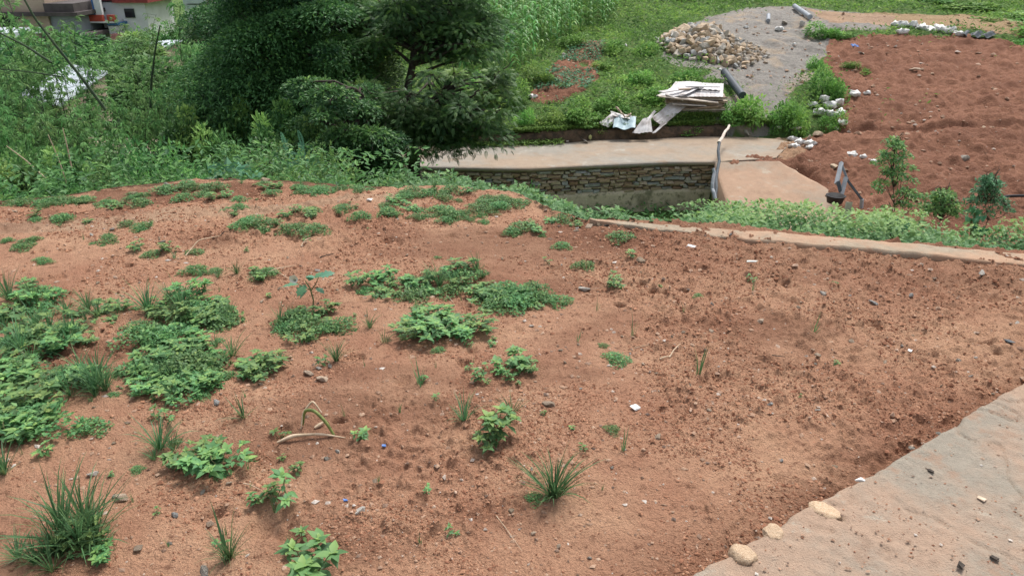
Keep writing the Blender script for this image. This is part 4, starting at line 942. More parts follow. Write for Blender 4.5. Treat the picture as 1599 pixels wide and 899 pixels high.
def bamboo_proto(seed, culms=5, n=1300, h=2.0):
    rg = np.random.default_rng(seed); root = empty('bamboo_clump', (0, 0, 0)); gs = Geo(); g = Geo(); D = []; P = []; T_ = []
    for c in range(culms):
        az = rg.uniform(0, 6.28); e = np.array([math.cos(az), math.sin(az), 0]); t = np.linspace(0, 1, 10)[:, None]; ht = h * rg.uniform(.7, 1.0); ar = rg.uniform(.15, .5)
        pts = e * (.05 + ar * t ** 2.2) + np.array([0, 0, 1]) * (ht * (t - .18 * t ** 4)); gs.tube(pts, np.linspace(.008, .0015, 10), 5)
        for k in range(n // culms // 5):
            f = rg.uniform(.2, 1) ; p = np.array([np.interp(f, t[:, 0], pts[:, q]) for q in range(3)]); a2 = rg.uniform(0, 6.28); o = np.array([math.cos(a2), math.sin(a2), .2]) * rg.uniform(.02, .16)
            gs.tube([p, p + o], [.002, .001], 3, cap=False); ti = rg.normal(.5, .17)
            for _ in range(6): D.append([math.cos(a2) + rg.normal(0, .7), math.sin(a2) + rg.normal(0, .7), rg.uniform(-1.1, .1)]); P.append(p + o * rg.uniform(.7, 1.1)); T_.append(ti)
    D = np.array(D); P = np.array(P); s = .075 * rg.uniform(.6, 1.2, len(D)); V, F = inst(ST, SF, D, np.array([0, 0, 1.]) + rg.normal(0, .3, (len(D), 3)), P, s, s * .24)
    g.add(V, F, np.repeat(np.clip(T_, 0, 1), len(ST))); gs.build('culms', M['culm'], root); g.build('leaves', M['leaf_bamboo'], root); root['asp'] = 1.75; return root
class Pool:
    def __init__(s, L): s.L = L; s.used = [False] * len(L)
    def get(s, i=None):
        i = rng.integers(len(s.L)) if i is None else i
        if not s.used[i]: s.used[i] = True; return s.L[i]
        return copy_tree(s.L[i])
    def clean(s):
        for u, o in zip(s.used, s.L):
            if not u:
                for c in list(o.children): bpy.data.objects.remove(c)
                bpy.data.objects.remove(o)
bushes = Pool([bush_proto(200 + i, asp=[1., 1., 1.8, 1.8, 1.8][i]) for i in range(5)])
fine = Pool([bush_proto(220 + i, n=4200, leaf=.052, lobes=15, asp=[.8, 1.5, 1.5][i]) for i in range(3)])
slopeb = Pool([bush_proto(240 + i, n=2600, leaf=.07, m='leaf_slope', asp=.6) for i in range(3)])
yell = Pool([bush_proto(260, n=3400, leaf=.06, m='leaf_yellow')]); blue = Pool([bush_proto(270 + i, n=900, leaf=.13, m='leaf_blue', T=FT, TF=FF_, wr=1.1, asp=1.6) for i in range(2)])
bam = Pool([bamboo_proto(280 + i) for i in range(4)])
def setp(o, x, y, z0, wd, h, label, cat, group):
    o.location = (x, y, z0); o.rotation_euler = (0, 0, rng.uniform(0, 6.28)); o.scale = (wd, wd, h / o['asp']); tag(o, label, cat, group); return o
def pick(pool, asp):
    k = sorted(range(len(pool.L)), key=lambda q: abs(pool.L[q]['asp'] - asp) + rng.uniform(0, .45)); return pool.get(k[0])
def plant(pool, px, ptop, Y, wpx, label, cat='bush', group=None, squash=1.0, i=None):
    """a bush whose top reaches row ptop of the photo at distance Y"""
    t = aty(px, ptop, Y); z0 = float(H(t[0], Y)) - .1; h = max(.3, (t[2] - z0) * 1.08); wd = wpx * Y / FPX
    return setp(pick(pool, h / wd), t[0], Y, z0, wd, h, label, cat, group)
def sit(pool, px, ptop, pbase, wpx, label, cat='bush', group=None):
    """a bush on visible ground: foot at row pbase, top at row ptop"""
    b = hit(px, pbase); r = np.linalg.norm(b - [0, 0, CAMZ]); h = (pbase - ptop) * r / FPX * 1.05; wd = wpx * r / FPX
    return setp(pick(pool, h / wd), b[0], b[1] + wd * .2, b[2] - .05, wd, h, label, cat, group)
# bushes filling the hollow at the left, row by row
for (Y, row, step, pool, wd, nm) in [(6.3, 252, 74, fine, 115, 'front row by the soil bank'), (7.4, 214, 80, bushes, 125, 'second row'), (9.0, 184, 80, fine, 130, 'third row'), (11.5, 152, 76, bushes, 120, 'fourth row'), (14, 118, 76, bushes, 120, 'fifth row')]:
    px = -70
    j = 0
    while px < 600:
        if not (px > 540 and Y > 7) and not (Y > 10 and px < 270): plant(pool, px, row + rng.uniform(-14, 14) + (26 if px > 480 else 0), Y * rng.uniform(.95, 1.05), wd * rng.uniform(.85, 1.2), f"green bush, {nm}, {['leftmost', 'by the pale dry stalks', 'below the tin roof', 'left of the big leaved plant', 'behind the big leaved plant', 'under the leaning slim tree', 'under the thick bent trunk', 'beside the dark gap', 'rightmost'][min(8, j)]}", group='bushes in the thicket left of the road', squash=.7)
        px += step * rng.uniform(.85, 1.15); j += 1
# brighter bamboo like stand above them
j = 0
for (Y, row, n_) in [(14.5, 140, 11), (17, 118, 10), (20, 96, 11), (26, 84, 9), (32, 70, 8)]:
    for k in range(n_):
        px = -30 + k * (400 / n_) + rng.uniform(-14, 14); z = row + rng.uniform(-12, 16)
        if 15 < px < 185: z = max(z, 152 if Y > 16 else 160)
        elif 185 <= px < 300 and Y < 40: z = max(z, 92)
        plant(bam, px, z, Y, rng.uniform(95, 130), f"bright drooping leaved bamboo clump, {['nearest', 'second', 'third', 'fourth', 'farthest'][[14.5, 17, 20, 26, 32].index(Y)]} row, {['at the photo edge', 'far left', 'left', 'left of the tin roof', 'at the tin roof', 'under the balcony house', 'centre', 'right of centre', 'below the white house', 'right', 'beside the dark trees'][min(10, int(k * 11 / n_))]}", 'bamboo', 'bamboo clumps in the left hollow')
for a in [(bam, 255, 8, 22, 110, 'tall bamboo clump rising in front of the white roofed house', 'bamboo'), (bam, 20, -10, 24, 150, 'tall bamboo spray at the left photo edge', 'bamboo'), (bam, 170, 42, 30, 130, 'bamboo spray below the red balcony', 'bamboo'), (bam, 215, 22, 34, 110, 'bamboo spray covering the window of the red roofed house', 'bamboo'), (bam, 300, 20, 30, 120, 'bamboo spray in front of the white house pillar', 'bamboo'), (bam, 60, 12, 20, 150, 'tall bamboo spray in front of the unfinished house', 'bamboo'), (bam, 95, 40, 24, 120, 'bamboo spray beside the grey lower roof of the unfinished house', 'bamboo'),
          (bushes, 130, 68, 55, 110, 'round dark bush below the unfinished house', 'bush'), (bushes, 212, 20, 70, 62, 'dark bush in front of the red roofed house', 'bush'), (bushes, 250, 15, 75, 60, 'dark bush right of the red roofed house', 'bush'), (bushes, 276, 2, 72, 50, 'dark bush between the red roofed house and the white house', 'bush'), (bushes, 285, 40, 66, 60, 'bush below the corner of the white roofed house', 'bush'),
          (bushes, 128, 5, 90, 40, 'dark tree like bush left of the blue pillar', 'bush'), (bushes, 320, 45, 60, 80, 'bush below the white roofed house', 'bush'), (bushes, 20, 95, 60, 120, 'bush at the foot of the unfinished house', 'bush'), (bushes, 290, 85, 45, 120, 'bush behind the small broken tin roof', 'bush'),
          (bushes, 190, 66, 60, 70, 'light bush under the pink step of the red roofed house', 'bush'), (blue, 448, 178, 9.5, 90, 'blue green feathery shrub standing out among the dark bushes', 'shrub'), (bushes, 400, 235, 7.5, 90, 'green bush at the foot of the blue green shrub', 'bush'),
          (yell, 700, 266, 9.5, 100, 'yellowish green bush below the short dark post', 'bush'), (bushes, 640, 272, 8.5, 100, 'green bush left of the yellowish bush', 'bush'), (fine, 770, 268, 12, 120, 'dark bush against the left end of the stone wall', 'bush'),
          (bushes, 590, 268, 7.4, 100, 'green bush under the low spreading tree', 'bush'), (bushes, 520, 262, 7.6, 110, 'green bush right of the blue green shrub', 'bush'), (fine, 835, 268, 15, 90, 'dark bush hiding the left end of the wall foot', 'bush'), (fine, 745, 272, 8.6, 60, 'small green bush right of the yellowish bush', 'bush'),
          (fine, 800, 286, 8.2, 90, 'low green bush in front of the wall foot', 'bush'), (bushes, 470, 268, 6.6, 90, 'light green bush on the rim of the hollow', 'bush'), (bushes, 440, 282, 6.0, 70, 'low green bush on the rim behind the track', 'bush')]:
    plant(*a[:6], cat=a[6])
for a in [(1180, 138, 200, 92, 'rounded dark green bush beside the black pipe'), (1232, 150, 208, 66, 'green bush right of the rounded bush by the pipe'), (1140, 160, 192, 50, 'low bush between the board pile and the rounded bush'),
          (1292, 106, 158, 60, 'green bush above the heap of white sacks'), (1274, 88, 112, 34, 'small bush on the edge of the gravel yard'), (1305, 172, 206, 46, 'small bush in front of the heap of white sacks'), (1208, 168, 206, 40, 'low bush hanging over the road corner'), (1255, 160, 190, 44, 'low bush left of the heap of white sacks'),
          (905, 152, 192, 80, 'low rounded bush on the slope left of the tin sheets'), (858, 168, 198, 60, 'low bush near the left end of the brown wall'), (958, 138, 176, 74, 'low bush above the blue tarpaulin'), (1020, 128, 160, 66, 'low bush behind the tin sheets'), (1000, 104, 132, 60, 'bush on the green slope left of the rock pile'),
          (1072, 106, 132, 56, 'dark bush below the rock pile'), (1115, 118, 138, 40, 'small bush beside the top of the black pipe'), (1078, 190, 207, 56, 'low weedy bush in front of the board pile'), (1000, 192, 208, 40, 'small bush under the fallen tin sheet'), (935, 196, 210, 50, 'weedy bush left of the blue tarpaulin'),
          (895, 50, 76, 60, 'dark bush above the vegetable beds'), (838, 100, 134, 60, 'dark bush at the lower end of the maize'), (806, 120, 168, 56, 'bush left of the vegetable beds'), (775, 140, 200, 70, 'bush on the slope behind the low spreading tree'), (820, 160, 200, 40, 'small bush by the stepped end of the brown wall'), (740, 110, 190, 80, 'bush seen between the low spreading tree and the maize'),
          (960, 58, 82, 50, 'small bush above the white scrap on the slope'), (1010, 62, 84, 46, 'low bush left of the gravel yard corner'), (940, 92, 112, 44, 'low bush right of the vegetable beds'), (1330, 94, 108, 30, 'small weed bush on the top left of the red slope'), (1352, 104, 114, 24, 'smaller weed bush beside it on the red slope'), (1285, 36, 62, 60, 'flat green bush at the top edge of the gravel yard'), (1320, 50, 60, 50, 'flat green bush between gravel yard and red slope')]:
    sit(slopeb, *a)
for k, (px, pt, Y, w_) in enumerate([(985, -28, 44, 110), (1040, -20, 42, 90), (1095, -22, 45, 90), (1320, -14, 45, 90), (1385, -12, 44, 90), (1450, -10, 42, 100), (1520, -8, 40, 100), (1590, 2, 37, 100), (1650, 10, 34, 120), (1540, 36, 36, 60), (1600, 42, 33, 60), (1160, -30, 50, 100), (1240, -30, 52, 100)]):
    plant(slopeb, px, pt + 14, Y, w_, f"dark bush along the slope top, {['left of', 'above left of', 'above', 'right above', 'far right of'][min(4, k // 3)]} the gravel yard, {['first', 'second', 'third'][k % 3]} of three", group='bushes along the top of the slope')
for k in range(34):
    a = R(-72 + 46 * (k % 17) / 16); r = 34 + 9 * (k // 17) + rng.uniform(-5, 5); x, y = r * math.sin(a), r * math.cos(a); wd = rng.uniform(4, 6)
    setp(bushes.get(), x, y, float(H(x, y)) - .3, wd, wd * rng.uniform(.8, 1.2), f"large bushy tree across the left hollow, {['nearer', 'farther'][k // 17]} row, {['far left', 'left', 'middle', 'right'][min(3, (k % 17) * 4 // 17)]}", 'tree', 'bushy trees across the left hollow')
for p_ in (bushes, fine, slopeb, yell, blue, bam): p_.clean()
# long bare culms and dry stalks
def cane(pts, Ys, r, label, m='culm', nm='bamboo_cane'):
    P = np.array([aty(px, py, Y) for (px, py), Y in zip(pts, Ys)]); t = np.linspace(0, 1, 16); s = np.linspace(0, 1, len(P)); Q = np.stack([np.interp(t, s, P[:, k]) for k in range(3)], -1)
    g = Geo(); g.tube(Q, np.linspace(r, r * .5, 16), 6); o = g.build(nm, M[m]); tag(o, label, 'cane' if m == 'culm' else 'stalk')
cane([(165, 172), (130, 125), (90, 75), (55, 30), (30, -15)], [11, 11, 11, 11, 11], .024, 'long dark bamboo cane leaning left across the unfinished house')
cane([(80, 98), (40, 72), (-20, 42)], [12, 12, 12], .02, 'short dark bamboo cane leaning left at the photo edge'); cane([(95, 120), (50, 113), (-20, 106)], [13, 13, 13], .014, 'thin nearly level dark cane at the left edge')
cane([(235, 168), (236, 130), (242, 80), (250, 40)], [16, 16, 16, 16], .026, 'upright dark bamboo cane in the middle of the bamboo stand')
for a in [([(105, 290), (92, 250), (75, 210)], 'pale dry stalk leaning left in the left bushes'), ([(75, 282), (40, 250), (10, 228)], 'long pale dry stalk lying low at the left edge'), ([(112, 262), (104, 225), (98, 200)], 'upright pale dry stalk in the left bushes')]:
    cane(a[0], [6.1, 6.1, 6.1], .006, a[1], 'straw', 'dry_stalk')
# big leaved plant on the rim
def big_leaf(px, py, Y, s, label, n=9):
    t = aty(px, py, Y); z0 = float(H(t[0], Y)); root = empty('large_leaved_plant', (t[0], Y, z0)); tag(root, label, 'plant'); h = max(.15, t[2] - z0)
    gs = Geo()
    for i in range(n):
        a = i * 2.4; r = s * .55 * math.sqrt((i + .5) / n); e = np.array([r * math.cos(a), r * math.sin(a), h * rng.uniform(.75, 1.05)]); gs.tube([(0, 0, 0), e * [.4, .4, .7], e], .008, 5)
        k = 14; th = np.linspace(0, 2 * math.pi, k, endpoint=False); rr = s * .34 * (1 + .18 * np.cos(th * 7)); V = np.vstack([np.column_stack([rr * np.cos(th), rr * np.sin(th), -.18 * rr + .03 * np.cos(th * 7)]), [[0, 0, .01]]]) @ rotm(rng.normal(.25, .2), rng.normal(0, .25), a).T + e
        g = Geo(); g.add(V, [[k, j, (j + 1) % k] for j in range(k)], rng.uniform(.4, .9)); g.build('leaf', M['leaf_blue'], root)
    gs.build('stem', M['stem'], root)
big_leaf(352, 268, 6.1, .34, 'large plant with broad blue green leaves on the rim of the plot'); big_leaf(1395, 350, 5.2, .13, 'dark broad leaved plant in the green strip at the right', 6); big_leaf(1530, 334, 6.1, .14, 'broad leaved plant below the far right sapling', 6); big_leaf(850, 318, 6.4, .16, 'broad pale leaved plant at the left end of the green strip', 7)

# maize field
def maize_proto(seed):
    rg = np.random.default_rng(seed); g = Geo(); g.tube([(0, 0, 0), (.02, 0, .8), (.0, .02, 1.5)], [.018, .014, .006], 5, .5)
    for i in range(11):
        z = .2 + i * .12; az = (i % 2) * 3.14 + rg.normal(0, .5); e = np.array([math.cos(az), math.sin(az), 0]); sd_ = np.array([-e[1], e[0], 0]); L = rg.uniform(.5, .8); t = np.linspace(0, 1, 6)
        c = e * (L * .75 * t)[:, None] + np.array([0, 0, 1]) * (z + L * (.9 * t - 1.05 * t ** 2))[:, None]; w_ = .075 * np.array([.5, 1, 1, .8, .5, .02])
        V = np.concatenate([c - sd_ * w_[:, None] / 2, c + sd_ * w_[:, None] / 2]); F = [[j, j + 1, 7 + j, 6 + j] for j in range(5)]; g.add(V, F, np.clip(rg.normal(.5, .2), 0, 1))
    return g.mesh('maize_plant')
mz = [maize_proto(300 + i) for i in range(5)]; MZ = wpoly([(700, 20), (760, -22), (975, -22), (948, 40), (900, 52), (862, 78), (806, 118), (765, 128), (700, 110)])
pts = []; bx_ = np.array(MZ)
while len(pts) < 290:
    q = rng.uniform(bx_.min(0), bx_.max(0))
    if inpoly(np.array([q[0]]), np.array([q[1]]), MZ)[0] and all((q[0] - p[0]) ** 2 + (q[1] - p[1]) ** 2 > .22 for p in pts): pts.append(q)
for me in mz: me.materials.append(M['leaf_maize'])
for q in pts:
    o = bpy.data.objects.new('maize_plant', mz[rng.integers(5)]); col.objects.link(o); o.location = (q[0], q[1], float(H(q[0], q[1]))); o.rotation_euler = (0, 0, rng.uniform(0, 6.28)); s = rng.uniform(.8, 1.2); o.scale = (s, s, s)
    u_ = (q - bx_.min(0)) / (bx_.max(0) - bx_.min(0)); me_i = ['many leaved', 'spreading', 'upright', 'drooping', 'loose'][mz.index(o.data)]
    tag(o, f"{'short' if s < .93 else 'tall' if s > 1.07 else 'mid height'} {me_i} maize plant, {['front', 'near middle', 'far middle', 'back'][int(u_[1] * 3.99)]} {['left', 'centre left', 'centre', 'centre right', 'right'][int(u_[0] * 4.99)]} of the slope field", 'maize plant', 'maize plants in the field on the slope')
# ---------------- buildings beyond the hollow ----------------
M['tan_wall'] = simple('tan_wall', (.42, .33, .26), (.33, .25, .19), .6, bump=.02); M['grey_wall'] = simple('grey_wall', (.30, .33, .36), (.22, .25, .28), .6)
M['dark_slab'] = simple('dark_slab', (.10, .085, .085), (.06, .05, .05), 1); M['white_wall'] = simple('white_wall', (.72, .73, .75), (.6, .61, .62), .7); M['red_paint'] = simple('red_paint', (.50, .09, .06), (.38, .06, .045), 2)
M['pink_paint'] = simple('pink_paint', (.62, .28, .28), (.5, .22, .2), 2); M['blue_paint'] = simple('blue_paint', (.08, .20, .45), (.06, .15, .36), 2); M['red_roof'] = simple('red_roof', (.30, .06, .055), (.2, .045, .04), 3)
M['glass_or_recess'] = simple('window_glass_recess', (.02, .025, .035), (.015, .02, .025), 2, rough=.15); M['tin_roof'] = simple('tin_roof', (.50, .55, .60), (.38, .42, .46), .8, rough=.5); M['pale_roof'] = simple('pale_roof', (.50, .58, .56), (.4, .47, .45), 1, rough=.5)
M['brick_pink'] = simple('brick_pink', (.52, .30, .26), (.38, .19, .16), 1.2)
def pxbox(root, name, m, Y, x0, x1, y0, y1, depth, label=None, jut=0.0):
    """box whose front face covers photo pixels x0..x1, y0..y1 at distance Y - jut"""
    Yf = Y - jut; a = aty(x0, y1, Yf); b = aty(x1, y0, Yf); L = Vector(root.location)
    g = Geo(); g.box((0, 0, 0), (b[0] - a[0], depth, b[2] - a[2])); o = g.build(name, M[m], root); o.location = ((a[0] + b[0]) / 2 - L.x, Yf + depth / 2 - L.y, (a[2] + b[2]) / 2 - L.z)
    if label: o['label'] = label
    return o
def house(px, Y, name, label, cat='house'):
    p = aty(px, 60, Y); r = empty(name, (p[0], Y, float(H(p[0], Y)))); tag(r, label, cat); return r
h = house(30, 80, 'unfinished_house', 'unfinished tan block house with flat dark concrete roof behind the bamboo')
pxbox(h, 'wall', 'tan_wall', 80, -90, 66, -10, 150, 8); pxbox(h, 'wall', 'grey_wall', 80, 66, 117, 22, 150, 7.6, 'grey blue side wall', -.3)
pxbox(h, 'roof_slab', 'dark_slab', 80, -95, 120, 20, 26, 9, None, .7); pxbox(h, 'parapet', 'dark_slab', 80, 70, 113, 6, 20, 6, None, .2)
pxbox(h, 'floor_slab', 'dark_slab', 80, 66, 135, 54, 60, 9, None, 1.2)
for a in ((19, 29, 25, 30), (3, 7, 22, 48), (13, 19, 30, 49)):
    f = pxbox(h, 'window', 'glass_or_recess', 80, *a, .3, None, .15)
pxbox(h, 'pillar', 'tan_wall', 80, 50, 56, 60, 110, .5, None, .9); pxbox(h, 'pillar', 'tan_wall', 80, 92, 97, 60, 110, .5, None, .9)
h = house(5, 72, 'small_house', 'low white house with an arched dark doorway at the left photo edge'); pxbox(h, 'wall', 'white_wall', 72, -60, 16, 60, 130, 4); pxbox(h, 'door', 'glass_or_recess', 72, 11, 17, 68, 92, .3, None, .2); pxbox(h, 'roof', 'tin_roof', 72, -65, 18, 52, 60, 5, None, .6)
h = house(185, 85, 'balcony_house', 'white two storey house with red balcony, blue pillar and dark red roof')
pxbox(h, 'wall', 'white_wall', 85, 178, 225, 4, 110, 7); pxbox(h, 'wall', 'white_wall', 85, 145, 178, 36, 110, 6.5, 'white lower wall', -.5); pxbox(h, 'wall', 'glass_or_recess', 85, 150, 178, -12, 36, 3, 'recess behind the balcony, its shade painted dark', -3)  # near-black box paints the shade of the balcony recess
pxbox(h, 'roof', 'red_roof', 85, 175, 227, -14, 5, 8, None, .8); pxbox(h, 'roof', 'red_roof', 85, 140, 176, -12, 1, 6, 'roof above the balcony', .6)
pxbox(h, 'balcony_wall', 'red_paint', 85, 140, 159, 24, 34, .4, None, 2.2); pxbox(h, 'balcony_wall', 'red_paint', 85, 168, 177, 24, 34, .4, None, 2.2); pxbox(h, 'balcony_floor', 'white_wall', 85, 140, 178, 34, 36.5, 2.6, None, 2.2)
pxbox(h, 'pillar', 'blue_paint', 85, 147, 150, -5, 25, .4, None, 2.0); pxbox(h, 'pillar', 'white_wall', 85, 150, 153.5, -5, 25, .4, None, 2.05)
w_ = pxbox(h, 'window', 'glass_or_recess', 85, 160, 168, 40, 53, .3, None, -.3); pxbox(h, 'window', 'glass_or_recess', 85, 196, 208, 14, 28, .3, None, .15); pxbox(h, 'awning', 'blue_paint', 85, 168, 186, 36, 40, 2, None, 1.8)
pxbox(h, 'step', 'pink_paint', 85, 174, 188, 54, 66, 1.5, None, 2.5); pxbox(h, 'wall', 'white_wall', 85, 172, 186, 41, 56, 1.0, 'white bulging porch wall', 1.6)
h = house(310, 80, 'white_house', 'white house with pale green flat roof edge behind tall bamboo'); pxbox(h, 'wall', 'white_wall', 80, 290, 345, 6, 26, 6); pxbox(h, 'roof', 'pale_roof', 80, 286, 350, -8, 6, 8, None, .8); pxbox(h, 'floor_slab', 'pale_roof', 80, 288, 350, 8, 14, 7, None, .6)
pxbox(h, 'pillar', 'white_wall', 80, 297, 302, 26, 60, .5, None, .4); pxbox(h, 'wall', 'tan_wall', 80, 305, 350, 26, 70, 4, 'tan lower wall set back', -1.5); pxbox(h, 'window', 'glass_or_recess', 80, 316, 326, 16, 23, .3, None, .15)
h = house(100, 130, 'distant_house', 'pale blue white building farthest behind the unfinished house'); pxbox(h, 'wall', 'white_wall', 130, 108, 146, -20, 60, 6); pxbox(h, 'roof', 'tin_roof', 130, 70, 150, -30, -2, 8, None, 1); pxbox(h, 'window', 'glass_or_recess', 130, 118, 124, 12, 20, .3, None, .15)
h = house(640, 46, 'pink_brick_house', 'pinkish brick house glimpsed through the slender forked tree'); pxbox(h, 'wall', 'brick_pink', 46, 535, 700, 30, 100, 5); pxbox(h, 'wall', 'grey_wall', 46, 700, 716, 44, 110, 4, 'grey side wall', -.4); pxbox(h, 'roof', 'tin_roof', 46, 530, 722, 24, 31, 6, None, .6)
pxbox(h, 'window', 'glass_or_recess', 46, 570, 590, 48, 64, .2, None, .1); pxbox(h, 'window', 'glass_or_recess', 46, 650, 668, 48, 64, .2, None, .1); pxbox(h, 'chimney', 'red_paint', 46, 702, 716, 34, 52, .6, 'reddish brick pier', .3)
def shed(corners, name, label, wallm='tan_wall'):
    P = np.array([aty(px, py, Y) for px, py, Y in corners]); c = P.mean(0); gz_ = float(H(c[0], c[1])); root = empty(name, (c[0], c[1], gz_)); tag(root, label, 'shed')
    u = P[1] - P[0]; v = P[3] - P[0]; n = 46; g = Geo(); V = []
    for j in range(9):
        for i in range(n): p = P[0] + u * i / (n - 1) + (P[3] - P[0]) * j / 8 * (1 - i / (n - 1)) + (P[2] - P[1]) * j / 8 * (i / (n - 1)); V.append(p + [0, 0, .04 * math.sin(i * 1.9) + .02 * math.sin(j * 2.0 + i * .2)])
    V = np.array(V); nt_ = len(V); F = [[j * n + i, j * n + i + 1, (j + 1) * n + i + 1, (j + 1) * n + i] for j in range(8) for i in range(n - 1)]; F += [[nt_ + q for q in f[::-1]] for f in F]
    g.add(np.vstack([V, V - [0, 0, .03]]) - c + [0, 0, c[2] - gz_], F); g.build('roof', M['tin_roof'], root)
    g = Geo()
    for a, b in ((0, 1), (1, 2), (2, 3), (3, 0)):
        A = c + (P[a] - c) * .9; B = c + (P[b] - c) * .9; V = [(A[0], A[1], gz_ - .3), (B[0], B[1], gz_ - .3), (B[0], B[1], B[2] - .1), (A[0], A[1], A[2] - .1)]; g.add(np.array(V) - [c[0], c[1], gz_], [[0, 1, 2, 3]])
    g.build('wall', M[wallm], root)
shed([(28, 150, 24), (92, 166, 24), (168, 112, 29), (112, 100, 29)], 'tin_roof_shed', 'shed with long pale rusted tin roof half hidden in the bamboo')
shed([(196, 86, 42), (240, 80, 42), (286, 62, 46), (235, 66, 46)], 'tin_roof_shed', 'small shed with broken pale tin roof in front of the white house')

# ---------------- rocks, stones ----------------
import bmesh
def rock_mesh(seed, m, n=14, flat=.7, sub=True):
    rg = np.random.default_rng(seed); bm = bmesh.new()
    for v in norm(rg.normal(0, 1, (n, 3))) * rg.uniform(.75, 1.1, (n, 1)) * [1, .8, flat]: bm.verts.new(v)
    r = bmesh.ops.convex_hull(bm, input=bm.verts); junk = [v for v in bm.verts if not v.link_faces]; [bm.verts.remove(v) for v in junk]; bmesh.ops.recalc_face_normals(bm, faces=bm.faces)
    bmesh.ops.bevel(bm, geom=list(bm.edges), offset=.07, segments=2, affect='EDGES', profile=.6)
    me = bpy.data.meshes.new('rock'); bm.to_mesh(me); bm.free(); me.materials.append(m); return me
RT = {k: [rock_mesh(400 + 10 * j + i, M[k], 34 if k == 'edge_stone' else 14) for i in range(4)] for j, k in enumerate(('rock_tan', 'rock_pale', 'rock_grey', 'stone', 'grey_stone', 'white_plastic', 'edge_stone'))}
def boulder_mesh(seed, m):
    bm = bmesh.new(); bmesh.ops.create_icosphere(bm, subdivisions=4, radius=1.0)
    V = np.array([v.co for v in bm.verts]); f = 1 + .28 * fbm(V[:, 0] * 1.3 + seed * 3.1 + V[:, 2], V[:, 1] * 1.3 + V[:, 2] * .7, 3, seed) + .07 * fbm(V[:, 0] * 5 + V[:, 2] * 2, V[:, 1] * 5 + V[:, 2] * 3, 3, seed + 5)
    V = V * f[:, None]; V[:, 2] = np.minimum(V[:, 2], .62 + .06 * fbm(V[:, 0] * 4, V[:, 1] * 4, 2, seed))
    for v, c in zip(bm.verts, V): v.co = c
    me = bpy.data.meshes.new('rock'); bm.to_mesh(me); bm.free(); me.materials.append(m); me.polygons.foreach_set('use_smooth', np.ones(len(me.polygons), bool)); return me
RT['edge_stone'] = [boulder_mesh(i, M['edge_stone']) for i in range(4)]
def rock(k, p, s, name, label, cat, group=None, flat=1.0, rot=None):
    o = bpy.data.objects.new(name, RT[k][rng.integers(4)]); col.objects.link(o); o.location = p; o.rotation_euler = rot or (rng.normal(0, .5), rng.normal(0, .5), rng.uniform(0, 6.28)); o.scale = (s, s * rng.uniform(.7, 1), s * flat * rng.uniform(.6, .95)); tag(o, label, cat, group); return o
A = hit(1038, 92); B = hit(1190, 76); C0 = hit(1100, 92); TOP = hit(1110, 55); far_ = hit(1120, 62)
cx, cy = (A[0] + B[0]) / 2, (C0[1] + far_[1]) / 2; ax = (B[0] - A[0]) / 2; ay = abs(far_[1] - C0[1]) / 2 + .6
for i in range(285):
    a = i * 2.4; q = math.sqrt((i + .5) / 285); u, v = q * math.cos(a), q * math.sin(a); x = cx + ax * u; y = cy + ay * v
    hgt = .75 * max(0, 1 - q ** 1.6) * (1 - .55 * max(0, u)); s = (.30 if u < .15 else .2 if u < .55 else .12) * rng.uniform(.65, 1.25)
    k = rng.choice(['rock_tan', 'rock_tan', 'rock_pale', 'rock_grey'], p=[.3, .22, .3, .18]); cn = {'rock_tan': 'tan', 'rock_pale': 'pale', 'rock_grey': 'grey'}[k]
    rock(k, (x, y, float(H(x, y)) + hgt + s * .25), s * .88, 'rock', f"{'large' if s > .28 else 'small' if s < .15 else 'mid sized'} {cn} angular rock {'on the crest' if q < .35 else ('at the left end' if u < -.5 else 'at the right tail' if u > .5 else 'on the near foot' if v < 0 else 'on the far side')} of the rock pile", 'rock', 'rocks heaped on the gravel yard')
for (px, py, s, k, lab) in [(1165, 210, 13, 'rock_pale', 'pale stone on the corner of the road under the green bushes'), (1275, 213, 13, 'rock_tan', 'flat tan rock under the heap of white sacks'), (1262, 218, 10, 'stone', 'brown rock left of the flat tan rock'), (1302, 264, 14, 'rock_tan', 'flat tan stone beside the ramp rail post'), (1240, 205, 18, 'rock_pale', 'pale rock under the low bushes by the road'),
                            (1225, 38, 11, 'rock_pale', 'pale rock on top of the gravel yard'), (1252, 40, 9, 'rock_grey', 'dark rock beside the white board scrap'), (1195, 100, 8, 'stone', 'dark stones on the gravel yard right of the rock pile'), (788, 182, 14, 'stone', 'brown stone at the stepped end of the brown wall'), (880, 88, 9, 'rock_pale', 'pale stone on the upper border of the vegetable beds'),
                            (1533, 205, 11, 'rock_tan', 'tan rock on the right of the red slope'), (1505, 250, 12, 'rock_pale', 'pale rock behind the short bushy young tree'), (1428, 111, 10, 'stone', 'brown clod in the upper middle of the red slope'), (1345, 85, 8, 'rock_pale', 'pale stone near the blue scrap on the red slope'), (1100, 310, 10, 'rock_pale', 'pale block at the foot of the wall end'), (1282, 306, 12, 'stone', 'brown rock left of the black tub')]:
    p = hit(px, py); r = np.linalg.norm(p); sz = s * r / FPX * .75; rock(k, (p[0], p[1], p[2] + sz * .3), sz, 'rock', lab, 'rock', flat=.7)
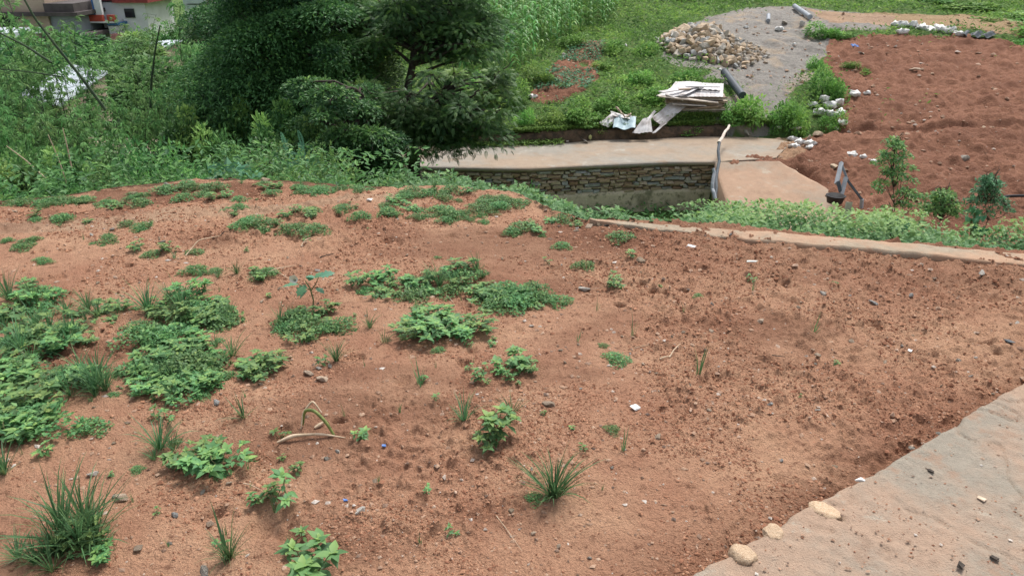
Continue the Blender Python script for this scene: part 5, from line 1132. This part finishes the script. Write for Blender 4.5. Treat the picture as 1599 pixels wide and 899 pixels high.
NEAR = [(1160, 866, 42, 'edge_stone', 'orange tinted stone set in the edge of the concrete path, nearest of three', .6), (1208, 833, 30, 'edge_stone', 'cream stone set in the path edge, middle of three', .6), (1288, 797, 40, 'edge_stone', 'pale orange stone set in the path edge, farthest of three', .55), (1341, 751, 20, 'white_plastic', 'white quartz chip on the edge of the path', .5),
        (1465, 677, 12, 'rock_pale', 'pale stone bedded in the far part of the path edge', .5), (1422, 700, 10, 'rock_pale', 'small pale stone bedded in the path edge', .5), (1451, 735, 7, 'rock_tan', 'small tan pebble lying on the path', .8), (1420, 716, 8, 'rock_pale', 'crushed pale stone on the path near its edge', .5)]
for (px, py, s, k, lab, fl) in NEAR:
    p = atz(px, py, .04); r = np.linalg.norm(p - [0, 0, CAMZ]); sz = s * r / FPX * .52; rock(k, (p[0], p[1], .045 - sz * .12), sz, 'stone', lab, 'stone', flat=fl, rot=(rng.normal(0, .15), rng.normal(0, .15), rng.uniform(0, 6.28)))
for (px, py, s, k, lab) in [(482, 585, 20, 'stone', 'flat brown stone left of the middle grass tuft'), (505, 594, 24, 'stone', 'flat tan stone below the middle grass tuft'), (498, 576, 12, 'grey_stone', 'grey stone touching the middle grass tuft'), (516, 574, 10, 'rock_pale', 'pale pebble touching the middle grass tuft'), (273, 804, 16, 'rock_grey', 'blue grey rounded stone in the left foreground'),
                            (145, 740, 20, 'grey_stone', 'flat grey stone above the lower left tuft'), (178, 772, 12, 'rock_grey', 'small grey stone behind the lower left tuft'), (190, 776, 26, 'stone', 'brown lump of earth behind the lower left tuft'), (562, 803, 24, 'grey_stone', 'dark flat stone in the centre foreground'), (585, 758, 22, 'stone', 'flat tan stone above the dark flat stone'),
                            (528, 707, 14, 'grey_stone', 'grey stone below the arched dry leaf'), (510, 717, 13, 'rock_pale', 'pale flat chip below the arched dry leaf'), (318, 890, 26, 'rock_pale', 'long pale stone at the bottom edge'), (216, 856, 18, 'stone', 'tan stone right of the lower left tuft'), (264, 846, 11, 'rock_pale', 'cream pebble in the left foreground'),
                            (327, 809, 15, 'stone', 'tan pebble right of the blue grey stone'), (316, 767, 11, 'rock_pale', 'cream pebble above the blue grey stone'), (357, 755, 13, 'stone', 'tan pebble left of the slender grass'), (338, 630, 15, 'rock_grey', 'pale grey chip under the left patches'), (1027, 688, 19, 'stone', 'pinkish stone right of centre'), (858, 634, 26, 'stone', 'flat pale brown stone right of the tall leafy weed'),
                            (798, 799, 14, 'rock_tan', 'small tan stone near the largest lone grass tuft'), (1202, 632, 14, 'rock_grey', 'greenish grey stone in the right part of the plot'), (1188, 502, 15, 'stone', 'tan stone in the far right of the plot'), (1000, 410, 22, 'rock_tan', 'flat tan stone right of the pale seedling'), (912, 452, 22, 'grey_stone', 'grey flat stone left of the spreading pale weed'),
                            (1364, 472, 16, 'rock_grey', 'pale grey chip far right on the soil'), (1286, 459, 14, 'grey_stone', 'grey stone right of the flower sprout'), (1422, 463, 12, 'rock_grey', 'small grey stone far right near the wall'), (1498, 560, 11, 'rock_pale', 'cream stone in the right of the plot'), (1329, 533, 12, 'stone', 'long tan pebble right of the dark sprout'), (1276, 557, 15, 'stone', 'flat brown stone below the dark sprout'),
                            (1272, 570, 9, 'rock_pale', 'white pebble below the dark sprout'), (1532, 430, 14, 'grey_stone', 'flat grey stone near the right photo edge'), (1247, 480, 12, 'stone', 'brown clod right of the tan stone'), (1112, 475, 10, 'grey_stone', 'small grey pebble above the upright sprout'), (1220, 722, 10, 'rock_grey', 'bluish pebble near the concrete path'), (1305, 724, 13, 'rock_tan', 'cream pebble touching the soil edge of the path'),
                            (920, 350, 18, 'stone', 'reddish lump at the left end of the low wall'), (936, 349, 16, 'rock_tan', 'pale lump at the left end of the low wall'), (893, 333, 10, 'white_plastic', 'white stone on the rim left of the low wall'), (900, 356, 12, 'stone', 'brown stone left of the low wall end'), (1270, 387, 12, 'rock_pale', 'white stone at the foot of the low wall'), (1140, 372, 9, 'rock_grey', 'grey stone at the foot of the low wall'),
                            (208, 300, 14, 'rock_tan', 'tan rock on the dark soil heap'), (262, 292, 12, 'rock_pale', 'pale rock on the dark soil heap'), (300, 290, 11, 'rock_tan', 'small tan rock behind the dark soil heap'), (415, 285, 20, 'rock_tan', 'flat tan rock on the rim behind the track'), (253, 378, 14, 'rock_pale', 'whitish flat stone in the back left of the plot'), (175, 357, 12, 'rock_pale', 'whitish stone just below the track'),
                            (152, 439, 8, 'rock_tan', 'cream chip in the bare left soil'), (830, 735, 9, 'grey_stone', 'grey pebble left of the largest lone tuft'), (680, 731, 9, 'rock_grey', 'bluish pebble in the centre foreground'), (955, 733, 9, 'rock_pale', 'cream pebble right of the largest lone tuft'), (833, 832, 14, 'stone', 'olive flat chip in the foreground')]:
    p = atz(px, py, 0); r = np.linalg.norm(p - [0, 0, CAMZ]); sz = s * r / FPX * .52; rock(k, (p[0], p[1], float(gz(p[0], p[1])) + sz * .22), sz, 'stone', lab, 'stone', flat=.8, rot=(rng.normal(0, .2), rng.normal(0, .2), rng.uniform(0, 6.28)))
# random unnamed lookalike clods of harder earth
cl = []
while len(cl) < 120:
    x, y = scatter_near(1); x, y = float(x[0]), float(y[0])
    if y < edge(x) - .1 and slab_d(x, y) < -.05 and fbm(np.array([x * 1.5]), np.array([y * 1.5]), 3, 120)[0] > -.1: cl.append((x, y))
for (x, y) in cl:
    s = rng.uniform(.006, .016) * (math.hypot(x, y) / 2.6) ** .5; k = rng.choice(['stone', 'stone', 'stone', 'grey_stone', 'rock_tan'])
    lr = 'left' if x < -.8 else 'right' if x > .8 else 'middle'; fb = 'front' if y < 2.4 else 'back' if y > 3.6 else 'centre'
    rock(k, (x, y, float(gz(x, y)) + s * .2), s, 'small_stone', f"{'brown' if k == 'stone' else 'grey' if k == 'grey_stone' else 'tan'} thumb sized stone loose on the bare soil, {fb} {lr}", 'small stone', 'small stones loose on the plot', flat=.7)

# ---------------- tin sheets, boards, tarpaulin, sacks, pipes ----------------
def frame_at(px, py): p = hit(px, py); return p, np.linalg.norm(p - [0, 0, CAMZ]) / FPX
def quad_sheet(c, m, name, label, cat, ribs=10, amp=.02, sag=.0, thick=.012, seed=0):
    """sheet through four world corners a-b-c-d, ribbed along a-d"""
    P = np.array(c, float); o0 = P.mean(0); n, k = 40, 14; V = []
    for j in range(k):
        for i in range(n):
            u, v = i / (n - 1), j / (k - 1); p = (P[0] * (1 - u) + P[1] * u) * (1 - v) + (P[3] * (1 - u) + P[2] * u) * v
            V.append(p + [0, 0, amp * math.sin(u * ribs * 6.28) - sag * math.sin(u * 3.14) * math.sin(v * 3.14) + .03 * float(noise(np.array(u * 3 + seed), np.array(v * 3.), 7))])
    V = np.array(V) - o0; q = len(V); F = [[j * n + i, j * n + i + 1, (j + 1) * n + i + 1, (j + 1) * n + i] for j in range(k - 1) for i in range(n - 1)]; F2 = [[q + a for a in f[::-1]] for f in F]
    E = [i for i in range(n)] + [j * n + n - 1 for j in range(1, k)] + [(k - 1) * n + i for i in range(n - 2, -1, -1)] + [j * n for j in range(k - 2, 0, -1)]; R_ = [[E[i], E[i - 1], q + E[i - 1], q + E[i]] for i in range(len(E))]
    g = Geo(); g.add(np.vstack([V, V - [0, 0, thick]]), F + F2 + R_); o = g.build(name, M[m]); o.location = o0; tag(o, label, cat); return o
# stack of boards: left end px 1035, right end px 1130, top y 150, foot y 192
P0, m_ = frame_at(1085, 196); Yp = P0[1] + .5
def bp(px, py, Y): return aty(px, py, Y)
zt = float(H(P0[0], Yp)); bw = (1130 - 1040) * Yp / FPX; n_b = 0
zc = zt; lay = 0
while zc < zt + .50:
    th = .045; nrow = 3
    for r_ in range(nrow):
        L = bw * rng.uniform(.8, 1.02); o = Geo(); x = bp(1086, 180, Yp)[0] + rng.normal(0, .08); y = Yp - .1 + r_ * .26
        o.box((0, 0, 0), (L, .22, th * .8), rotm(rng.normal(0, .03), rng.normal(0, .015), rng.normal(0, .03)), jit=.01); ob = o.build('timber_board', M['wood_board' if rng.random() < .6 else 'pale_board']); ob.location = (x, y, zc + th / 2)
        tag(ob, f"rough {'brown' if ob.data.materials[0].name == 'wood_board' else 'greyish'} timber board, {['bottom', 'second lowest', 'third', 'fourth', 'fifth', 'sixth', 'seventh', 'eighth', 'ninth', 'tenth', 'eleventh', 'twelfth', 'thirteenth', 'top'][min(13, lay)]} layer, {['front', 'middle', 'back'][r_]} of the stack by the road", 'board', 'timber boards stacked above the road')
    zc += th + .003; lay += 1
Z = zc + .02
tz = zc + .03; TX = bp(1083, 170, Yp)[0]; quad_sheet([(TX - .98, Yp - .12, tz), (TX + .80, Yp - .40, tz + .03), (TX + 1.2, Yp + 1.15, tz + .16), (TX - .35, Yp + 1.5, tz + .2)], 'white_tin', 'tin_sheet', 'wide pinkish white tin sheet covering the top of the board stack', 'tin sheet', 14, .005, .03)
quad_sheet([(TX - 1.25, Yp + .0, tz - .04), (TX - .5, Yp - .42, tz + .06), (TX + .45, Yp + .6, tz + .19), (TX - .25, Yp + 1.1, tz + .26)], 'white_tin', 'tin_sheet', 'buckled greyer tin sheet overlapping the left part of the wide sheet', 'tin sheet', 7, .006, .05)
quad_sheet([(TX + .0, Yp + .5, tz + .14), (TX + .85, Yp + .2, tz + .12), (TX + 1.1, Yp + 1.0, tz + .16), (TX - .1, Yp + 1.2, tz + .2)], 'white_tin', 'tin_sheet', 'small tin sheet lying on the back of the wide sheet', 'tin sheet', 5, .012, .02)
for i, (x0, y0, x1, y1, w_, m, lab) in enumerate([(1028, 150, 1120, 160, .22, 'pale_board', 'pale plank jutting left from under the tin sheet'), (1040, 148, 1066, 156, .2, 'white_tin', 'short white strip on the left end of the tin sheet'), (1050, 162, 1103, 165, .16, 'white_tin', 'long thin white strip across the front of the stack'), (1060, 171, 1127, 165, .12, 'wood_board', 'narrow brown plank sticking out right of the tin sheet'),
                                                    (1060, 140, 1078, 139, .16, 'wood_board', 'short brown board end behind the tin sheet'), (1065, 172, 1088, 170, .18, 'pale_board', 'broken pale board end in front of the stack'), (1080, 187, 1128, 183, .12, 'pale_board', 'thin pale board poking out toward the bush')]):
    a = bp(x0, y0, Yp - .38 + .04 * i); b = bp(x1, y1, Yp - .38 + .04 * i); c = (a + b) / 2; d = b - a; L = np.linalg.norm(d); g = Geo(); g.box((0, 0, 0), (L, w_, .03), np.column_stack([d / L, norm(np.cross([0, 0, 1], d / L)), np.cross(d / L, norm(np.cross([0, 0, 1], d / L)))]), jit=.008); o = g.build('loose_board', M[m]); o.location = c; tag(o, lab, 'board')
def slantsheet(pts, Ys, lab, m='white_tin', **k): k['amp'] = .006; quad_sheet([bp(px, py, Y) for (px, py), Y in zip(pts, Ys)], m, 'tin_sheet', lab, 'tin sheet', **k)
slantsheet([(1018, 184), (1034, 196), (1090, 152), (1064, 144)], [Yp - .9, Yp - .95, Yp + .2, Yp + .3], 'long white sheet sliding diagonally off the stack to the left', ribs=4)
slantsheet([(987, 208), (1019, 205), (1016, 186), (1004, 184)], [Yp - 1.25, Yp - 1.3, Yp - .9, Yp - .85], 'white ribbed sheet lying bent down over the brown wall', ribs=5)
slantsheet([(1009, 186), (1014, 188), (1025, 174), (1021, 172)], [Yp - .9, Yp - .95, Yp - .5, Yp - .5], 'narrow white offcut joining the bent sheet and the long sheet', ribs=2)
slantsheet([(1018, 208), (1024, 206), (1042, 192), (1036, 190)], [Yp - 1.2, Yp - 1.2, Yp - .9, Yp - .9], 'small pale offcut with torn end right of the bent sheet', ribs=1)
slantsheet([(936, 192), (950, 198), (970, 182), (956, 175)], [Yp - 1.0, Yp - 1.05, Yp - .7, Yp - .65], 'small grey white sheet left of the blue tarpaulin', ribs=3)
slantsheet([(953, 174), (958, 180), (990, 188), (995, 181)], [Yp - .5, Yp - .8, Yp - .8, Yp - .4], 'white sheet lying over the blue tarpaulin', ribs=3)
quad_sheet([bp(957, 200, Yp - 1.25), bp(992, 200, Yp - 1.25), bp(993, 184, Yp - .7), bp(960, 180, Yp - .7)], 'tarp', 'tarpaulin', 'light blue tarpaulin draped over the slope above the brown wall', 'tarpaulin', ribs=1.4, amp=.035, sag=.05)
def stick(pa, pb, r, name, m, lab, cat, k=6, r2=None):
    a, b = np.array(pa), np.array(pb); c = (a + b) / 2; t = np.linspace(0, 1, 7)[:, None]; P = a + (b - a) * t + rng.normal(0, r * .4, (7, 3)) - c; g = Geo(); g.tube(P, np.linspace(r, r2 or r * .7, 7), k); o = g.build(name, M[m]); o.location = c; tag(o, lab, cat); return o
stick(bp(960, 166, Yp - .5), bp(976, 183, Yp - .9), .035, 'stick', 'wood_board', 'brown stick leaning on the sheet over the tarpaulin', 'stick'); stick(bp(985, 177, Yp - .5), bp(976, 184, Yp - .9), .025, 'stick', 'wood_board', 'short forked stick beside the leaning brown stick', 'stick')
def pipe(pa, pb, r, lab, m):
    a, b = np.array(pa), np.array(pb); c = (a + b) / 2; d = (b - a) / np.linalg.norm(b - a); root = empty('pipe', tuple(c)); tag(root, lab, 'pipe'); g = Geo(); g.tube([a - c, b - c], r, 16, cap=False); g.tube([b - c, a - c + d * 1e-3], r * .86, 16, cap=False)
    g.build('tube', M[m], root, True)
    for q in (a, b): g = Geo(); g.tube([q - c - d * .02, q - c + d * .02], r * 1.06, 16); g.build('rim', M[m], root)
p1, p2 = hit(1130, 124), hit(1157, 166); pipe(p1 + [0, 0, .25], p2 + [0, 0, .35], .13, 'thick black plastic pipe lying down the slope beside the board stack', 'pipe_dark')
p1, p2 = hit(1240, 15), hit(1264, 32); pipe(p1 + [0, 0, .15], p2 + [0, 0, .15], .11, 'grey pipe lying slanted at the top of the gravel yard', 'pipe_grey'); p1 = hit(1199, 36); pipe(p1 + [0, 0, .1], aty(1200, 24, p1[1] + .6), .09, 'short pale pipe standing at the top of the gravel yard', 'pipe_grey')
for i, (dx, dy, L, w_, a) in enumerate([(-.5, .1, 1.5, .20, .5), (.3, .3, 1.1, .16, -.25)]):
    g = Geo(); g.box((0, 0, 0), (L, w_, .03), rotm(.05, -.03, a), jit=.012); o = g.build('loose_board', M['white_tin']); o.location = (TX + dx, Yp + dy, tz + .16 + .06 * (dy > .2)); tag(o, f"{['pale tin', 'short pale tin'][i % 2]} strip lying on the sheets of the stack, {['at the left', 'right of centre', 'along the right front', 'along the back'][i]}", 'board')
# sacks
def sack_mesh(seed):
    rg = np.random.default_rng(seed); n, k = 18, 10; V = []
    for j in range(k + 1):
        v = -1 + 2 * j / k; w_ = (1 - abs(v) ** 3.2) * .5 + .06
        for i in range(n): a = i * 6.283 / n; V.append((v * .5, w_ * math.copysign(abs(math.cos(a)) ** .7, math.cos(a)) * .62, w_ * math.copysign(abs(math.sin(a)) ** .7, math.sin(a)) * .42))
    V = np.array(V); V[:, 2] *= .75; V += .10 * np.stack([noise(V[:, 0] * 5 + seed, V[:, 1] * 5 + V[:, 2] * 5, q) for q in range(3)], -1) + rg.normal(0, .012, V.shape); F = [[j * n + i, j * n + (i + 1) % n, (j + 1) * n + (i + 1) % n, (j + 1) * n + i] for j in range(k) for i in range(n)]
    g = Geo(); g.add(V, F); g.add(V[:n], [list(range(n))[::-1]]); g.add(V[-n:], [list(range(n))]); me = g.mesh('sack', True); me.materials.append(M['sack']); return me
SM = [sack_mesh(i) for i in range(5)]
def sack(px, py, wpx, rz, lab, dz=.0, tilt=0, group='white sacks'):
    p = hit(px, py); r = np.linalg.norm(p) / FPX; o = bpy.data.objects.new('sack', SM[rng.integers(5)]); col.objects.link(o); s = wpx * r; o.scale = (s, s * .9, s * 1.1); o.location = (p[0], p[1], p[2] + s * .15 + dz); o.rotation_euler = (rng.normal(0, .2), tilt, rz); tag(o, lab, 'sack', group)
for (px, py, w_, rz, lab) in [(1404, 42, 22, .1, 'leftmost white sack in the row along the top of the red slope'), (1423, 43, 20, .4, 'second white sack from the left in the top row'), (1410, 52, 16, -.3, 'crumpled white sack lying below the left end of the row'), (1440, 47, 20, .2, 'third white sack from the left in the top row'), (1452, 50, 18, 1.0, 'fourth white sack in the top row, standing oblique'),
                              (1465, 47, 20, 1.4, 'fifth white sack in the top row, tipped upright'), (1478, 52, 24, .1, 'sixth white sack from the left in the top row'), (1497, 56, 16, 0, 'small last white sack at the right end of the top row')]: sack(px, py, w_, rz, lab, group='white sacks in a row along the top of the red slope')
o = quad_sheet([hit(1500, 60) + [0, 0, .12], hit(1545, 62) + [0, 0, .12], hit(1560, 57) + [0, 0, .15], hit(1505, 54) + [0, 0, .15]], 'pipe_dark', 'plastic_sheet', 'crumpled black plastic sheet at the right end of the sack row', 'plastic sheet', ribs=3, amp=.06)
for (px, py, w_, rz, dz, tl, lab) in [(1286, 165, 20, .8, .15, .5, 'top white sack of the heap, standing on end'), (1296, 172, 22, .1, .1, .2, 'bulky white sack in the middle of the heap'), (1278, 182, 20, .2, .1, -.2, 'bright crumpled white sack on the left of the heap'), (1308, 168, 20, 1.2, .1, .5, 'white sack on the right shoulder of the heap'), (1312, 180, 18, .4, .05, 0, 'white sack low on the right of the heap'),
                                      (1300, 186, 20, -.4, .1, .3, 'folded white sack below the middle of the heap'), (1270, 168, 16, 0, .05, 0, 'flat white sack poking out left of the heap'), (1315, 196, 17, .7, .05, 0, 'round white sack at the foot of the heap'), (1306, 203, 10, 1.2, 0, 0, 'small white rag under the round sack')]: sack(px, py, w_, rz, lab, dz, tl, 'white sacks in the heap above the road corner')
for (px, py, w_, rz, lab) in [(1215, 200, 12, .3, 'white bag scrap under the low bushes at the road corner'), (1238, 219, 16, 0, 'upper white bag among litter on the road corner'), (1250, 224, 18, .1, 'middle white bag among litter on the road corner'), (1266, 226, 18, -.1, 'right white bag among litter on the road corner'), (1240, 231, 18, .1, 'lower grey white bag among litter on the road corner'), (1265, 233, 16, .1, 'clean white flat bag lying on the red soil edge'),
                              (1330, 244, 18, .05, 'white bag lying above the ramp rail'), (1348, 246, 12, .1, 'grey bag right of the white bag above the ramp'), (1362, 255, 16, 0, 'white bag half behind the tallest young tree'), (1335, 150, 20, .5, 'long white rag stretched on the red slope'), (1354, 147, 12, .2, 'round white bag end on the red slope'),
                              (832, 153, 16, .3, 'torn white plastic bag on the green slope left of the beds'), (975, 73, 10, .1, 'white bag on the upper green slope'), (894, 206, 10, .2, 'white scrap caught on the brown wall'), (1217, 48, 15, 0, 'flat white board scrap on the gravel yard'), (1240, 70, 7, 0, 'tiny white scrap on the gravel yard'), (1124, 110, 8, 0, 'white scrap below the rock pile'), (1165, 44, 8, 0, 'white chip above the rock pile'), (887, 96, 7, 0, 'white scrap on the border of the vegetable beds')]: sack(px, py, w_, rz, lab, group=None)
for (px, py, s, m, lab, nm) in [(1335, 74, 10, 'blue_plastic', 'crumpled blue plastic scrap on the top of the red slope', 'plastic_scrap'), (106, 303, 8, 'tarp', 'pale blue plastic scrap on the left rim', 'plastic_scrap'), (1425, 312, 16, 'husk', 'yellowish pale rag between the saplings', 'rag')]:
    p = hit(px, py); r = np.linalg.norm(p) / FPX; s_ = s * r / 2; quad_sheet([p + [-s_, -s_, .04], p + [s_, -s_ * .8, .02], p + [s_ * .8, s_, .1], p + [-s_, s_ * .7, .12]], m, nm, lab, 'scrap', ribs=2, amp=s_ * .15, thick=.004)
# road furniture
p = hit(687, 261); p[1] -= .1; stick(p, aty(686, 239, p[1]), .06, 'wooden_post', 'bark', 'short dark post at the edge of the road beside the trees', 'post', 8, .055); stick(p + [.05, 0, 0], aty(694, 252, p[1]) + [.03, 0, -.1], .02, 'stick', 'bark', 'thin stick leaning against the short dark post', 'stick')
a = aty(1117, 312, 18.6); b = aty(1122, 226, 20.6); c = aty(1139, 196, 22.6)
stick(a, aty(1124, 222, 20.8), .045, 'metal_pole', 'pipe_dark', 'long dark bluish pole leaning along the ramp edge', 'pole', 8, .04); stick(aty(1114, 310, 18.6), aty(1113, 262, 19.2), .05, 'metal_pole', 'pipe_grey', 'short grey pole standing beside the long dark pole', 'pole', 8, .045); stick(aty(1123, 224, 20.75), c, .05, 'wooden_pole', 'pale_board', 'pale wooden pole continuing from the dark pole over the road', 'pole', 8)
yr = 18.4
def rail():
    root = empty('ramp_rail', tuple(aty(1312, 300, yr))); tag(root, 'broken rail of grey posts and dark braces at the right edge of the ramp', 'rail'); L = np.array(root.location)
    for (p, q, r, m, nm) in [((1306, 287, yr), (1314, 254, yr + .6), .055, 'pipe_grey', 'post'), ((1313, 308, yr - .3), (1321, 277, yr), .055, 'pipe_grey', 'post'), ((1314, 256, yr + .6), (1323, 280, yr), .035, 'pipe_dark', 'brace'), ((1322, 280, yr), (1346, 312, yr - .3), .035, 'pipe_dark', 'brace'), ((1345, 325, yr - .3), (1346, 311, yr - .3), .05, 'pipe_grey', 'post'), ((1309, 284, yr), (1313, 300, yr - .2), .06, 'pipe_dark', 'brace')]:
        g = Geo(); g.tube([aty(*p) - L, aty(*q) - L], r, 4); g.build(nm, M[m], root)
rail()
def tub():
    p = aty(1303, 316, 17.6); r0 = .22; root = empty('tub', (p[0], p[1], p[2])); tag(root, 'black rubber tub at the right edge of the ramp below the rail', 'tub'); n = 24; V = []; pr = [(.0, 0), (.18, 0), (.22, .17), (.235, .18), (.215, .19), (.17, .03), (0, .03)]
    for r, z in pr:
        for i in range(n): a = i * 6.283 / n; V.append((r * math.cos(a), r * math.sin(a), z))
    F = [[j * n + i, j * n + (i + 1) % n, (j + 1) * n + (i + 1) % n, (j + 1) * n + i] for j in range(len(pr) - 1) for i in range(n)]; g = Geo(); g.add(V, F); g.build('bowl', M['black'], root, True)
    for s in (-1, 1): g = Geo(); t = np.linspace(0, math.pi, 7); g.tube(np.column_stack([s * (.22 + .03 * np.sin(t)), .06 * np.cos(t), np.full(7, .16)]), .01, 5); g.build('handle', M['black'], root)
tub()
p = hit(921, 222); rock('rock_pale', (p[0], p[1], RZ + .09), .13, 'yellow_fruit', 'pale yellowish round bundle on the far edge of the road', 'bundle'); bpy.context.scene.objects[-1:] ; o = col.objects['yellow_fruit']; o.data = RT['rock_pale'][0].copy(); o.data.materials.clear(); o.data.materials.append(simple('yellow_rind', (.62, .62, .3), (.45, .5, .2), 8)); o.name = 'round_bundle'
p = hit(914, 231); rock('grey_stone', (p[0], p[1], RZ + .05), .15, 'stone', 'dark flat stone on the road below the yellowish bundle', 'stone', flat=.4); p = hit(886, 226); rock('grey_stone', (p[0], p[1], RZ + .05), .07, 'stone', 'small dark stone on the road left of the yellowish bundle', 'stone')
stick(hit(1560, 322) + [0, 0, .25], hit(1640, 320) + [0, 0, .3], .04, 'pipe', 'black', 'black hose lying at the foot of the red slope at the right edge', 'hose')
g = Geo(); P0 = aty(1318, 356, 5.4); zf = float(H(P0[0], P0[1])); g.box((0, 0, .14), (.05, .03, .3), jit=.02, top=.8); o = g.build('wooden_stake', M['pale_board']); o.location = (P0[0], P0[1], zf); tag(o, 'short grey stake standing in the green strip', 'stake')

# ---------------- small things on the plot ----------------
def on(px, py): p = atz(px, py, 0); p[2] = float(gz(p[0], p[1])); return p
def curve(pts, rad, name, m, lab, cat, k=6, flat=None):
    P = np.array(pts, float); c = P.mean(0); t = np.linspace(0, 1, 24); s = np.linspace(0, 1, len(P)); Q = np.stack([np.interp(t, s, P[:, q]) for q in range(3)], -1)
    for _ in range(3): Q[1:-1] = (Q[:-2] + Q[1:-1] * 2 + Q[2:]) / 4
    r = np.interp(t, np.linspace(0, 1, len(rad)), rad); g = Geo(); g.tube(Q - c, r, k); o = g.build(name, M[m], None, True); o.location = c; tag(o, lab, cat); return o
a, b = on(433, 692), on(540, 688)
curve([a + [0, 0, .012], on(460, 687) + [0, 0, .02], on(500, 685) + [0, 0, .014], b + [0, 0, .008]], [.004, .008, .005, .0045, .0015], 'dry_straw', 'straw', 'pale dry maize stalk lying flat below the arched leaf', 'dry stalk')
a = on(474, 668); b = on(522, 684); mid = (a + b) / 2
curve([a + [0, 0, .005], a + (b - a) * .12 + [0, 0, .075], a + (b - a) * .45 + [0, 0, .088], a + (b - a) * .8 + [0, 0, .05], b + [0, 0, .004]], [.0025, .006, .0065, .006, .0045], 'arched_leaf', 'husk', 'wilted green maize leaf arching over the soil in the left foreground', 'maize leaf')
curve([on(470, 671), on(476, 662) + [0, 0, .05], on(492, 655) + [0, 0, .075], on(505, 664) + [0, 0, .045]], [.0015, .004, .0045, .002], 'arched_leaf', 'straw', 'yellow dried leaf curled under the wilted green arch', 'maize leaf')
curve([on(492, 672) + [0, 0, .004], on(508, 666) + [0, 0, .012]], [.005, .007, .003], 'dry_straw', 'straw', 'short pale dry husk under the arched leaf', 'dry stalk')
for (p1, p2, lift, r, lab) in [((290, 400), (345, 372), .05, .005, 'pale bent dry twig in the back left of the soil'), ((345, 372), (362, 368), .02, .005, 'dark short stump twig at the end of the bent twig'), ((408, 432), (460, 415), .02, .005, 'pale broken straw on the mat behind the thorn apple'), ((430, 425), (452, 436), .01, .004, 'second pale straw crossing the broken straw'),
                               ((696, 458), (708, 470), .008, .005, 'forked pale twig between the central patch and the leafy mound'), ((1045, 560), (1062, 540), .015, .005, 'grey twig left of the upright grass sprout'), ((1030, 563), (1048, 558), .008, .007, 'pale curled bark chip at the end of the grey twig'), ((990, 545), (1035, 535), .004, .002, 'thin straw in the bare centre soil'),
                               ((500, 402), (530, 395), .01, .005, 'dark twig in the back middle soil'), ((470, 385), (485, 372), .02, .006, 'short stubble stem in the back middle soil'), ((940, 352), (990, 348), .01, .012, 'dark root hanging over the left end of the low wall'), ((1190, 556), (1225, 562), .008, .005, 'dark flake of bark right of the upright sprout'),
                               ((380, 755), (408, 768), .01, .003, 'curved thin straw in the left foreground'), ((775, 805), (815, 860), .006, .002, 'thin pale root thread in the centre foreground')]:
    a, b = on(*p1), on(*p2); r *= .65; curve([a + [0, 0, .004], a * .6 + b * .4 + [0, 0, lift], b + [0, 0, .004]], [r, r * .8, r * .4], 'twig', 'bark' if ('dark' in lab) else 'straw', lab, 'twig')
def chip(px, py, s, m, name, lab, cat, zz_=None, th=.004):
    p = on(px, py) if zz_ is None else atz(px, py, zz_); r = np.linalg.norm(p - [0, 0, CAMZ]) / FPX; g = Geo(); g.box((0, 0, 0), (s * r, s * r * .6, th), rotm(.12, .1, rng.uniform(0, 3)), jit=.13); o = g.build(name, M[m]); o.location = p + [0, 0, .007]; tag(o, lab, cat)
chip(991, 640, 15, 'white_plastic', 'tile_fragment', 'broken white tile fragment on the soil right of centre', 'tile'); chip(600, 702, 6, 'blue_plastic', 'plastic_chip', 'tiny blue plastic chip right of the arched leaf', 'plastic chip'); chip(540, 786, 6, 'blue_plastic', 'plastic_chip', 'tiny blue plastic chip left above the dark flat stone', 'plastic chip')
chip(577, 318, 9, 'white_plastic', 'paper_scrap', 'white paper scrap at the back middle of the plot', 'scrap', None, .01); chip(1078, 389, 12, 'white_plastic', 'paper_scrap', 'white folded scrap on the soil near the low wall', 'scrap', None, .012); chip(1575, 533, 12, 'pipe_dark', 'plastic_chip', 'dark bluish plastic flake near the right photo edge', 'plastic chip'); chip(1421, 547, 8, 'white_plastic', 'paper_scrap', 'small pinkish white chip in the right of the plot', 'scrap')
chip(1530, 780, 11, 'stone', 'leaf_chip', 'grey leaf shaped chip on the concrete path', 'chip', .045); chip(1551, 873, 10, 'bark', 'bark_chip', 'dark chip on the path near the bottom right', 'chip', .045); chip(1500, 885, 12, 'bark', 'bark_chip', 'black chip on the path at the bottom edge', 'chip', .05, .006); chip(1452, 737, 8, 'bark', 'bark_chip', 'dark chip beside the tan pebble on the path', 'chip', .045, .004)
chip(1172, 427, 12, 'flower', 'fallen_petal', 'cream petal resting on the lone sprout at the right', 'petal', None, .004); col.objects['fallen_petal'].location.z += .05
